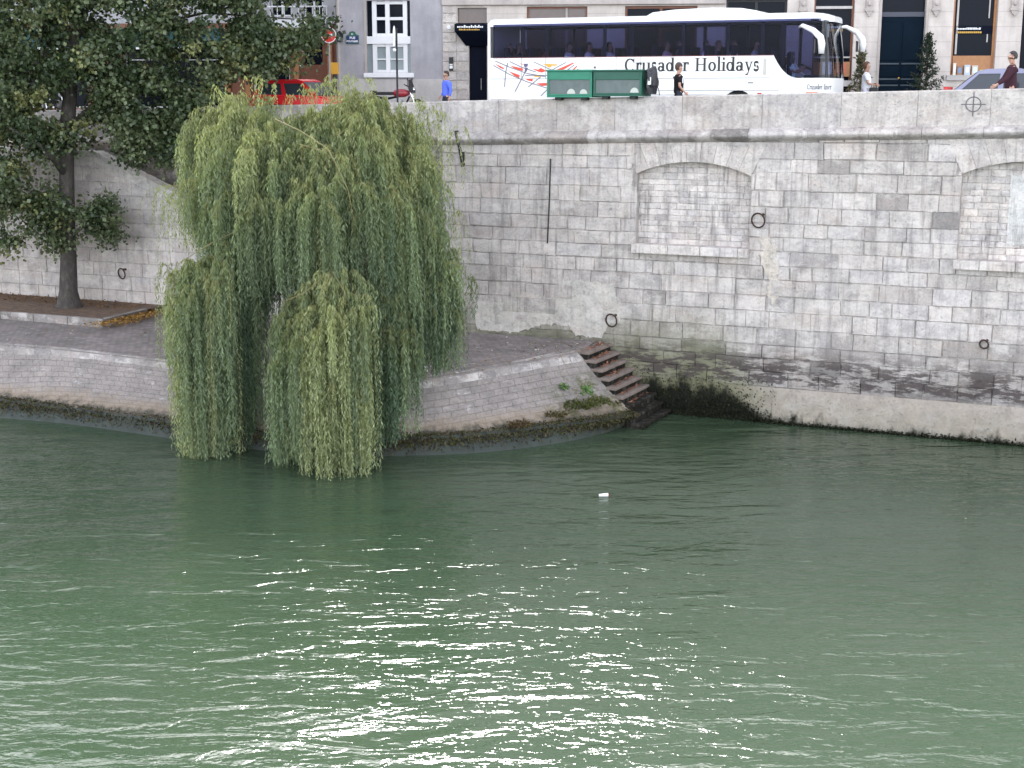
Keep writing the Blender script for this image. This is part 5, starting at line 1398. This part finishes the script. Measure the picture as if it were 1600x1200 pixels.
p = at_y(1592, 140, 38.3)
car('silver_car', 'silver grey hatchback with red tail light at the right edge', Matrix.Translation((p.x + .2, p.y, ROAD)) @ Matrix.Rotation(R(-21), 4, 'Z'), plain('car_silver', (.22, .22, .31), .4, .2, .05), 4.1, 1.62, 1.68, back=.75, tl=(.80, 1.16))
def motorbike(label, mw, tank):
    e = empty('motorbike', label, 'motorbike', mw)
    for x in (-.68, .68):
        w = MB().torus((x, 0, .31), (0, 1, 0), .25, .062, 24, 8).build('wheel', M['rubber'], e, smooth=True)
        m = MB(); m.disc_y(x, -.04, .31, .07, .08, 12); m.disc_y(x, -.03, .31, .2, .02, 20, .17)
        for k in range(5): a = 2 * math.pi * k / 5; m.tube([(x, 0, .31), (x + .19 * math.cos(a), 0, .31 + .19 * math.sin(a))], .015, 5)
        m.build('rim', M['chrome'], w)
    m = MB(); m.tube([(.68, .08, .31), (.5, .08, .78), (.44, .08, .98)], .025, 6); m.tube([(.68, -.08, .31), (.5, -.08, .78), (.44, -.08, .98)], .025, 6); m.build('fork', M['chrome'], e)
    m = MB(); m.tube([(.48, 0, .8), (.1, 0, .7), (-.3, 0, .62), (-.75, 0, .72)], .04, 6); m.tube([(.45, 0, .7), (.25, 0, .32), (-.2, 0, .3), (-.3, 0, .6)], .03, 6); m.tube([(-.2, .09, .33), (-.68, .09, .31)], .025, 6); m.tube([(-.2, -.09, .33), (-.68, -.09, .31)], .025, 6); m.build('frame', M['black_iron'], e)
    m = MB(); m.box(-.14, .22, -.14, .14, .32, .6, .04); m.build('engine', M['kerb'], e)
    m = MB(); m.ball((.18, 0, .80), (.28, .14, .13), 3); m.build('tank', tank, e, smooth=True)
    m = MB(); m.box(-.72, -.05, -.13, .13, .74, .84, .04); m.box(-.8, -.6, -.1, .1, .8, .88, .03); m.build('seat', M['rubber'], e)
    m = MB(); m.tube([(.36, -.36, 1.06), (.44, -.15, 1.0), (.44, .15, 1.0), (.36, .36, 1.06)], .016, 6); m.tube([(.44, -.25, 1.03), (.46, -.32, 1.2)], .01, 5); m.tube([(.44, .25, 1.03), (.46, .32, 1.2)], .01, 5); m.ball((.46, -.34, 1.22), (.02, .07, .045), 1); m.ball((.46, .34, 1.22), (.02, .07, .045), 1); m.build('handlebar', M['black_iron'], e)
    MB().ball((.56, 0, .9), (.09, .09, .09), 2).build('headlight', M['chrome'], e, smooth=True); MB().box(-.86, -.78, -.06, .06, .72, .8, .01).build('tail_light', M['red_lens'], e)
    m = MB(); m.prism([(.45, .85), (.62, .8), (.5, 1.22), (.44, 1.2)], -.14, .14); m.build('fly_screen', M['black_iron'], e)
    m = MB(); m.tube([(.2, .15, .3), (-.3, .18, .28), (-.75, .2, .4)], [.03, .035, .05], 8); m.build('exhaust', M['chrome'], e)
p = at_y(618, 150, 47.2)
motorbike('dark motorbike with red bodywork parked behind the pole sign', Matrix.Translation((p.x, p.y, ROAD + .15)) @ Matrix.Rotation(R(-8), 4, 'Z') @ Matrix.Scale(1.05, 4), plain('bike_red', (.25, .02, .03), .3, 0, 0))
for px, lab in ((70, 'left dark motorbike glimpsed through the plane tree'), (96, 'right dark motorbike glimpsed beside the plane trunk')):
    p = at_y(px, 160, 52); motorbike(lab, Matrix.Translation((p.x, p.y, ROAD + .15)) @ Matrix.Rotation(R(-60), 4, 'Z'), plain('bike_white%d' % px, (.6, .6, .62), .3, 0, 0))

# ------------------------------------------------------------------ potted shrubs by the door
def shrub(px, pt, pb, Y, label, n, leaf, cols, shape, flat):
    b = at_y(px, pb, Y); t = at_y(px, pt, Y); hh = t.z - PAVE
    e = empty('potted_shrub', label, 'shrub', Matrix.Translation((b.x, b.y, PAVE)), 'potted shrubs flanking the door')
    m = MB(); m.tube([(0, 0, 0), (0, 0, .02), (0, 0, .48), (0, 0, .52)], [.2, .22, .28, .28], 16); m.build('pot', plain('pot_clay', (.3, .2, .14), .8), e)
    m = MB(); m.tube([(0, 0, .5), (.02, .01, hh * .6), (0, 0, hh * .97)], [.035, .025, .008], 6)
    P = []
    r_ = np.random.default_rng(px)
    for k in range(46):
        z = .6 + (hh - .65) * (k + .5) / 46; rr = shape((z - .6) / (hh - .6)) * r_.uniform(.55, 1.15); a = k * 2.4
        tip = Vector((rr * math.cos(a), rr * math.sin(a), z + .12)); m.tube([(0, 0, z - .05), tip], [.012, .004], 4)
        for q in range(n // 46): t_ = r_.uniform(.25, 1); P.append(Vector((0, 0, z - .05)).lerp(tip, t_) + Vector(r_.normal(0, .035, 3)))
    m.build('stem', plain('shrub_bark', (.08, .05, .035), .9), e)
    leaf_cloud('leaves', P, leaf, np.array(cols)[r_.integers(0, len(cols), len(P))] * r_.uniform(.6, 1.3, (len(P), 1)), M['leaf'], e, flat=flat, aspect=.42, rs=r_)
shrub(1343, 78, 146, 48.2, 'loose bay tree in a pot left of the dark double door', 900, .13, [(.05, .075, .035), (.13, .12, .06), (.2, .17, .12)], lambda t: .46 * (1 - t) ** .6 * (.7 + .5 * math.sin(7 * t)) + .05, -.3)
shrub(1446, 54, 143, 48.4, 'dark pointed conifer in a pot right of the dark double door', 2600, .10, [(.012, .03, .018), (.02, .045, .028), (.05, .06, .04)], lambda t: .64 * (1 - t) ** .85 + .04, -.2)

# ------------------------------------------------------------------ weeping willow
wl = empty('weeping_willow', 'large weeping willow trailing its strands into the river from the lower quay', 'tree', Matrix.Translation((0, 0, 0)))
bark = NT('willow_bark'); co = bark.coord('Object', (1, 1, .35)); nn = bark.noise(co, 9, 7, .7)
bark.base(bark.ramp(nn, [(.3, (.05, .042, .033)), (.7, (.17, .145, .11))])); bark.rough(.95); bark.bump(nn, .9, .05)
ybark = plain('willow_twig', (.20, .165, .065), .7, 0, .25, 9)
base = at_z(500, 575, 1.72); base = Vector((base.x, 36.6, 1.6))
m = MB(); m.tube([base + Vector((0, 0, -.1)), base + Vector((.05, -.1, .5)), base + Vector((.1, -.5, 2.2)), base + Vector((-.05, -.9, 3.8)), base + Vector((-.1, -.6, 4.8)), base + Vector((.0, -.1, 5.6))], [.62, .42, .36, .30, .2, .08], 14)
m.build('trunk', bark.m, wl, smooth=True)
wr = np.random.default_rng(21)
SV, SCOL = [], []          # leaf quads, colours
TW = MB()
def strand(start, out, length, hue, leafL=.125, dens=1.0):
    """one hanging shoot: arcs outward from start, then falls; alternate slim leaves along it"""
    n = max(6, int(length / .043 * dens))
    t = np.linspace(0, 1, n)
    arc = .16 + .12 * wr.random()
    ph = wr.uniform(0, 6.28); sway = wr.uniform(.02, .07)
    x = start[0] + out[0] * (1 - np.exp(-t * length / .45)) + sway * np.sin(ph + t * length * 1.4) * t
    y = start[1] + out[1] * (1 - np.exp(-t * length / .45)) + sway * np.cos(ph * 1.3 + t * length * 1.1) * t
    d0 = np.minimum(t * length, 50)
    z = start[2] + arc * .5 * (1 - np.exp(-d0 / .25)) * np.exp(-d0 / .5) - np.maximum(0, d0 - .12)
    keep = z > -.03
    P = np.stack([x, y, z], 1)[keep]; n = len(P)
    if n < 4: return
    az = wr.uniform(0, 6.28, n); spread = wr.uniform(.25, .85, n)
    d = np.stack([np.cos(az) * spread, np.sin(az) * spread, -np.ones(n)], 1); d /= np.linalg.norm(d, axis=1)[:, None]
    w = wr.normal(size=(n, 3)); w -= (w * d).sum(1)[:, None] * d; w /= np.linalg.norm(w, axis=1)[:, None]
    L_ = leafL * wr.uniform(.6, 1.35, n)[:, None] * np.linspace(1.05, .75, n)[:, None]; W_ = L_ * .122
    v = np.empty((n, 4, 3)); v[:, 0] = P; v[:, 1] = P + d * L_ * .45 + w * W_; v[:, 2] = P + d * L_; v[:, 3] = P + d * L_ * .45 - w * W_
    SV.append(v)
    young = np.exp(-np.linspace(0, length, n) / .5)[:, None]
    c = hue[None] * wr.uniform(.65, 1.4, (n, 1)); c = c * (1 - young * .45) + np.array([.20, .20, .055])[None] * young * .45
    SCOL.append(c)
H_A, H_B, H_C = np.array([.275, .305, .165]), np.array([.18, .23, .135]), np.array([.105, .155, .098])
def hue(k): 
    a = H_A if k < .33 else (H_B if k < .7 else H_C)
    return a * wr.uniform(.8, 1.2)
def bundle(px, py, Y, ybot, ns, rad, out=(0, 0), hk=None, rag=.22, leafL=.105, twig=None):
    """a tassel of shoots from one branchlet; ybot = picture height its tips reach"""
    p = np.array(at_y(px, py, Y)); zb = at_y(px, ybot, Y).z
    h0 = hue(wr.random()) if hk is None else hue(hk)
    for k in range(ns):
        s = p + np.array([wr.normal() * rad, wr.normal() * rad, wr.normal() * rad * .6])
        L_ = (s[2] - zb) * (1 - abs(wr.normal()) * rag) 
        if L_ < .25: L_ = .25 + .3 * wr.random()
        o = np.array(out) * wr.uniform(.4, 1.3) + wr.normal(size=2) * .10
        strand(s, o, L_, h0 * wr.uniform(.85, 1.15), leafL)
def branch(pts, r0=.06, r1=.02, mat=None, name='branch'):
    P = [at_y(*q) if not isinstance(q, Vector) else q for q in pts]; n = len(P)
    MB().tube(P, [r0 + (r1 - r0) * k / (n - 1) for k in range(n)], 6).build(name, mat or ybark, wl, smooth=True)
itp = lambda x, xs, ys: float(np.interp(x, xs, ys))
def spray(px, py, Y, ybot, ns, ang, reach, hk=None, rag=.10, rise=.16, tr=.05):
    """a branchlet arching out in direction ang (0 = right, -90 = towards the river) with shoots hanging along it"""
    p = np.array(at_y(px, py, Y)); zb = at_y(px, ybot, Y).z
    h0 = hue(wr.random()) if hk is None else hue(hk)
    dx, dy = math.cos(R(ang)), math.sin(R(ang))
    pts = []
    for k in range(7):
        t = k / 6; pts.append(Vector((p[0] + dx * reach * t, p[1] + dy * reach * t, p[2] + rise * 4 * t * (1 - t) - .45 * reach * t * t)))
    TW.tube(pts, [.011 - .0013 * k for k in range(7)], 4, False)
    for k in range(ns):
        t = (k + wr.random()) / ns; i = min(int(t * 6), 5); q_ = pts[i].lerp(pts[i + 1], t * 6 - i)
        s_ = np.array(q_) + wr.normal(size=3) * tr
        L_ = (s_[2] - zb) * (1 - abs(wr.normal()) * rag)
        if L_ < .25: L_ = .25 + .3 * wr.random()
        strand(s_, np.array([dx, dy]) * .10 + wr.normal(size=2) * .05, L_, h0 * wr.uniform(.82, 1.2))
# crown dome: outline of the top
OX = [262, 285, 300, 320, 345, 375, 400, 410, 422, 450, 475, 510, 540, 565, 590, 620, 650, 680, 705]
OY = [320, 250, 212, 176, 152, 138, 132, 150, 176, 176, 162, 154, 138, 132, 146, 160, 174, 205, 260]
BOTX, BOTY = [285, 340, 385, 430, 470, 520, 600, 650, 700], [372, 385, 440, 530, 500, 450, 470, 540, 420]
def dome_y(px, t, edge): return 36.6 - 3.0 * t ** .7 * (1 - .5 * edge ** 2)
for k in range(200):
    px = wr.uniform(306, 664); yt = itp(px, OX, OY); t = wr.random() ** 1.1
    ex = (px - 490) / 205; py = yt + 10 + t * 165; Y = dome_y(px, t, ex) + wr.normal() * .25 + .3
    ln = wr.uniform(90, 230) * (1 - .30 * max(0, (px - 560) / 140))
    ang = -90 + ex * 60 + wr.normal() * 35
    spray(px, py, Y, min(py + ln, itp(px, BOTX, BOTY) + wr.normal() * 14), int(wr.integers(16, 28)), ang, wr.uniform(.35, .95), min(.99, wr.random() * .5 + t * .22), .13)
for k in range(175):
    px = wr.uniform(304, 672); yt = itp(px, OX, OY); t = wr.random() ** 1.1
    ex = (px - 490) / 205; py = yt + 10 + t * 170; Y = dome_y(px, t, ex) + .35 + wr.normal() * .2
    bundle(px, py, Y, min(py + wr.uniform(100, 240), itp(px, BOTX, BOTY) + wr.normal() * 14), int(wr.integers(7, 13)), .09, (ex * .2, -.2 * t), min(.99, wr.random() * .6 + t * .3), .2)
for k in range(110):       # back of the dome
    px = wr.uniform(312, 655); yt = itp(px, OX, OY); t = wr.random()
    bundle(px, yt + 12 + t * 120, 37.2 + 2.2 * t ** .7, yt + 8 + t * 120 + wr.uniform(120, 300), 8, .15, ((px - 490) / 205 * .2, .25), .8)
for k in range(60):        # inner fill
    px = wr.uniform(360, 670); py = wr.uniform(260, 400); bundle(px, py, 36.0 + wr.normal() * .4, min(py + wr.uniform(120, 220), itp(px, BOTX, BOTY) + 30), 8, .16, (0, -.1), .95)
# left-middle cascade: bright outer curtain, darker curtain behind
LX = [256, 268, 290, 345, 400]; LY = [440, 428, 410, 376, 350]
for k in range(58):
    px = wr.uniform(276, 352); t = wr.random(); py = itp(px, LX, LY) + 4 + t * 60
    bot = itp(px, [268, 280, 288, 300, 345, 352], [590, 600, 716, 724, 722, 700]) if t < .75 else py + wr.uniform(90, 190)
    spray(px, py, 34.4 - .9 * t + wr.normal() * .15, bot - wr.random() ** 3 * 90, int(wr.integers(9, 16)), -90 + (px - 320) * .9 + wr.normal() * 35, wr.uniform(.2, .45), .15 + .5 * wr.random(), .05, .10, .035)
for k in range(46):
    px = wr.uniform(335, 398); t = wr.random(); py = itp(px, LX, LY) + 4 + t * 90
    bot = itp(px, [335, 380, 398], [712, 704, 690]) if t < .7 else py + wr.uniform(110, 220)
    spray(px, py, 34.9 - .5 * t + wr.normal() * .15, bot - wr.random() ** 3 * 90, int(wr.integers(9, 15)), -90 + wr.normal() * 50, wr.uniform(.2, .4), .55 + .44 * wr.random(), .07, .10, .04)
for px, ytop, bot in ((288, 560, 722), (300, 520, 724), (312, 560, 722), (325, 600, 720), (318, 510, 724), (295, 590, 722), (306, 600, 724), (332, 560, 716)): spray(px, ytop, 33.9, bot, 12, -90 + (px - 310) * 2, .3, .2, .085, .08, .05)
# centre-front cascade, tips in the water
CX = [428, 440, 462, 490, 520, 550, 580, 615, 650]; CY = [512, 478, 452, 432, 416, 422, 432, 446, 486]
for k in range(44):
    px = wr.uniform(474, 566); t = wr.random(); py = itp(px, CX, CY) + 4 + t * 90
    bot = 752 if t < .75 else py + wr.uniform(100, 200)
    spray(px, py, 33.2 - 1.3 * t + wr.normal() * .12, bot - wr.random() ** 3 * 80, int(wr.integers(10, 18)), -90 + (px - 520) * .9 + wr.normal() * 30, wr.uniform(.2, .45), .05 + .45 * wr.random(), .04, .12, .035)
for k in range(34):
    px = wr.uniform(434, 474); t = wr.random(); py = itp(px, CX, CY) + 6 + t * 80
    spray(px, py, 33.5 - .9 * t + wr.normal() * .12, itp(px, [434, 445, 474], [725, 742, 722]) - wr.random() ** 3 * 90, int(wr.integers(9, 15)), -110 + wr.normal() * 35, wr.uniform(.15, .35), .3 + .5 * wr.random(), .05, .1, .035)
for k in range(52):
    px = wr.uniform(566, 640); t = wr.random(); py = itp(px, CX, CY) + 6 + t * 100
    spray(px, py, 34.2 - .9 * t + wr.normal() * .15, itp(px, [566, 600, 625, 640], [715, 700, 698, 655]) - wr.random() ** 2 * 120, int(wr.integers(9, 15)), -70 + wr.normal() * 40, wr.uniform(.2, .45), .5 + .49 * wr.random(), .07, .12, .04)
for px, ytop, bot in ((490, 560, 750), (505, 520, 752), (520, 600, 755), (535, 540, 752), (550, 610, 748), (512, 640, 755), (540, 650, 752), (498, 620, 750), (560, 580, 735)): spray(px, ytop, 32.0, bot, 13, -90 + (px - 522) * 1.5, .32, .2, .085, .08, .05)
for k in range(30):        # dark shoots closing the space between the two front curtains
    px = wr.uniform(388, 436); py = wr.uniform(325, 400); spray(px, py, 35.4 + wr.normal() * .3, wr.uniform(430, 520), int(wr.integers(9, 14)), -90 + wr.normal() * 60, wr.uniform(.2, .5), .75 + .24 * wr.random(), .15, .1, .05)
for k in range(26):        # shoots of the upper tier falling over the front cascade
    px = wr.uniform(455, 610); py = wr.uniform(300, 390); spray(px, py, 34.0 + wr.normal() * .2, py + wr.uniform(110, 200), int(wr.integers(9, 15)), -90 + wr.normal() * 45, wr.uniform(.25, .6), wr.uniform(.1, .8), .18, .12, .05)
# right cascade
RX = [600, 640, 665, 700, 725, 742]; RY = [350, 338, 342, 372, 410, 445]
for k in range(80):
    px = wr.uniform(606, 706); t = wr.random(); py = itp(px, RX, RY) + t * 150
    bot = itp(px, [600, 640, 690, 715, 728], [640, 600, 588, 580, 530])
    spray(px, py, 35.5 - .6 * t + wr.normal() * .25, bot - wr.random() ** 2 * 150, int(wr.integers(9, 16)), -60 + (px - 640) * .5 + wr.normal() * 40, wr.uniform(.2, .5), .35 + .64 * wr.random(), .10, .12, .045)
for px, py, bot, ns in ((735, 435, 505, 9), (740, 445, 480, 6), (716, 470, 590, 8), (700, 445, 585, 8)): bundle(px, py, 35.2, bot, ns, .08, (.05, 0), .8, .1)
# wisps
for px, py, bot, ns in ((248, 292, 365, 5), (262, 290, 375, 6), (276, 296, 420, 7), (258, 412, 590, 8), (268, 425, 560, 7), (690, 175, 330, 7), (672, 168, 330, 7), (655, 160, 300, 8), (706, 205, 320, 4), (722, 200, 300, 3), (698, 300, 430, 5), (712, 330, 440, 4), (340, 138, 190, 6), (405, 122, 170, 8), (425, 130, 175, 6), (548, 120, 165, 7), (575, 122, 170, 6), (470, 135, 180, 5), (510, 122, 175, 5), (455, 150, 200, 6), (490, 138, 190, 8), (505, 132, 185, 8), (525, 128, 190, 8), (545, 124, 185, 7), (530, 142, 200, 8), (650, 150, 260, 4), (668, 185, 340, 6)):
    bundle(px, py, 35.6, bot, ns, .09, ((px - 490) / 250 * .25, -.1), .1, .2)
# visible yellow branches
branch([(430, 186, 34.6), (470, 205, 34.0), (512, 232, 33.4), (528, 262, 33.1), (545, 300, 33.0), (556, 365, 33.3)], .013, .006)
branch([(468, 225, 34.2), (500, 235, 33.9), (515, 236, 33.6)], .010, .006)
branch([(425, 336, 35.2), (380, 356, 34.2), (330, 380, 33.9), (285, 408, 34.2)], .02, .008)
branch([(255, 292, 35.3), (285, 290, 35.4), (330, 300, 35.6), (420, 330, 35.8)], .008, .02)
branch([(440, 472, 32.9), (475, 458, 32.7), (510, 430, 33.0), (525, 412, 33.4)], .008, .014)
branch([(497, 480, 32.2), (503, 450, 32.3), (520, 425, 32.7), (538, 455, 32.3), (540, 480, 32.3)], .007, .010)
for q in ((430, 186, 34.6), (425, 336, 35.4), (525, 412, 33.4), (640, 330, 35.6), (600, 150, 36.3), (360, 150, 36.0), (330, 230, 35.5), (680, 200, 36.2)):
    e_ = at_y(q[0], q[1] + 45, q[2] + 1.3); s_ = base + Vector((0, -1, max(2.2, min(5.8, (e_.z - base.z) * .72))))
    mid = s_.lerp(e_, .5) + Vector((0, 0, .5)); MB().tube([s_, s_.lerp(mid, .5) + Vector((0, 0, .1)), mid, mid.lerp(e_, .6) + Vector((0, 0, .12)), e_], [.16, .13, .10, .06, .03], 7).build('limb', bark.m, wl, smooth=True)
V_ = np.concatenate(SV); C_ = np.concatenate(SCOL)
tag(TW.build('twigs', ybark, wl), kind='stuff')
print('willow leaves', len(V_))
M['willow'] = leaf_mat('willow_leaf', .38, .5, .3)
quads('foliage', V_, C_, M['willow'], wl)

# ------------------------------------------------------------------ plane tree at the left
pt_ = empty('plane_tree', 'big dark-leaved plane tree rising from the kerbed bed at left', 'tree', Matrix.Translation((0, 0, 0)))
b = at_z(108, 480, 2.05); pr = np.random.default_rng(5)
tbark = NT('plane_bark'); co = tbark.coord('Object', (1, 1, .4)); nn = tbark.noise(co, 7, 8, .7)
tbark.base(tbark.ramp(nn, [(.3, (.028, .024, .022)), (.55, (.07, .06, .052)), (.72, (.13, .115, .10))])); tbark.rough(.95); tbark.bump(nn, 1, .06)
def q(px, py, dY=0): return at_y(px, py, b.y + dY)
m = MB(); TP = [Vector((b.x, b.y, 1.9)), Vector((b.x, b.y, 2.2)), q(107, 455), q(107, 400), q(105, 330), q(104, 260), q(106, 190), q(112, 110), q(122, 20), q(130, -120), q(125, -300)]
m.tube(TP, [.54, .38, .29, .25, .235, .23, .23, .2, .16, .1, .05], 16); m.build('trunk', tbark.m, pt_, smooth=True)
LIMBS = [[(104, 275, 0), (85, 250, -.6), (60, 225, -1.2), (15, 200, -2)], [(105, 200, 0), (160, 150, .3), (230, 110, .9), (330, 70, 1.4)], [(108, 160, 0), (60, 100, -1), (-20, 50, -1.5)], [(112, 110, 0), (190, 50, .5), (320, 20, .8), (460, 30, .5)], [(122, 40, 0), (60, -40, -1), (-60, -120, -1)], [(125, 10, 0), (230, -80, 0), (380, -140, .5)], [(105, 205, 0), (150, 190, .8), (230, 185, 1), (262, 205, .8)], [(230, 195, .9), (255, 208, .9), (262, 216, .9)]]
for L_ in LIMBS:
    n = len(L_); MB().tube([q(*p) for p in L_], [(.13 if L_[0][1] > 210 or L_[0][1] < 50 else .075) * (1 - .75 * k / (n - 1)) for k in range(n)], 7).build('limb', tbark.m, pt_, smooth=True)
# crown: clumps of leaves round many small centres, with gaps
BL = [(60, 55, 115), (190, 55, 110), (320, 60, 100), (410, 50, 72), (455, 20, 60), (400, -10, 70), (488, 46, 28), (448, 78, 32), (392, 88, 40), (335, 112, 40), (40, 160, 90), (-30, 220, 100), (15, 300, 55), (45, 330, 40), (10, 375, 18), (78, 310, 30), (180, 200, 62), (225, 225, 45), (245, 180, 55), (305, 160, 38), (290, 210, 34), (155, 330, 34), (165, 360, 16), (135, 345, 25), (95, 372, 22), (75, 350, 20), (262, 222, 36), (235, 212, 26), (60, 200, 60), (-90, 100, 140), (-120, 300, 110), (80, -60, 130), (240, -70, 130), (380, -110, 110), (-60, -80, 140), (150, 120, 55), (265, 120, 70), (215, 150, 55), (300, -180, 150), (60, -220, 170), (200, -300, 130)]
HOLES = [(215, 280, 50, 22), (165, 248, 26, 10), (150, 20, 18, 10), (40, 125, 12, 10), (20, 235, 22, 14), (210, 78, 12, 9), (375, 130, 16, 14), (425, 8, 20, 10), (335, 60, 14, 8), (265, 60, 10, 8), (120, 60, 12, 14), (140, 300, 12, 25), (60, 270, 22, 18), (25, 345, 14, 14), (225, 155, 14, 10), (345, 165, 12, 22), (122, 132, 13, 13), (120, 155, 15, 22), (92, 150, 8, 10), (75, 178, 25, 10), (118, 178, 8, 12), (355, 24, 42, 9), (310, 22, 10, 5), (300, 92, 22, 10), (305, 125, 22, 14), (230, 97, 55, 5), (505, 8, 30, 16), (257, 158, 5, 7), (170, 215, 8, 8), (455, 88, 10, 8), (480, 12, 25, 14), (175, 30, 14, 16), (440, 30, 26, 14)]
P, Cc = [], []
for (bx, by, br) in BL:
    vis = 1.0 if -40 < bx < 560 and by > -40 else .35
    nc = int(br * br * .0118 * vis) + 3
    for k in range(nc):
        a = pr.uniform(0, 6.28); r_ = br * math.sqrt(pr.random()); cx, cy = bx + r_ * math.cos(a), by + r_ * math.sin(a) * .9
        if any(((cx - hx) / (hw + 7)) ** 2 + ((cy - hy) / (hh + 7)) ** 2 < 1 for hx, hy, hw, hh in HOLES): continue
        Yc = b.y + pr.uniform(-1, 1) * max(.6, br / 46 * .75) - .3
        ctr = np.array(at_y(cx, cy, Yc)); col = np.array([(.042, .065, .028), (.07, .095, .042), (.11, .135, .065), (.17, .18, .07)][pr.choice(4, p=[.34, .34, .22, .10])])
        nl = int(pr.integers(55, 100)); sp_ = pr.uniform(.13, .30)
        pp = ctr + pr.normal(size=(nl, 3)) * np.array([sp_, sp_, sp_ * .75])
        P.append(pp); Cc.append(col[None] * pr.uniform(.6, 1.4, (nl, 1)))
P = np.concatenate(P); Cc = np.concatenate(Cc)
print('plane leaves', len(P))
M['plane_leaf'] = leaf_mat('plane_leaf', .22, .42, .45)
leaf_cloud('crown', P, .135, Cc, M['plane_leaf'], pt_, flat=.5, aspect=.85, rs=pr)
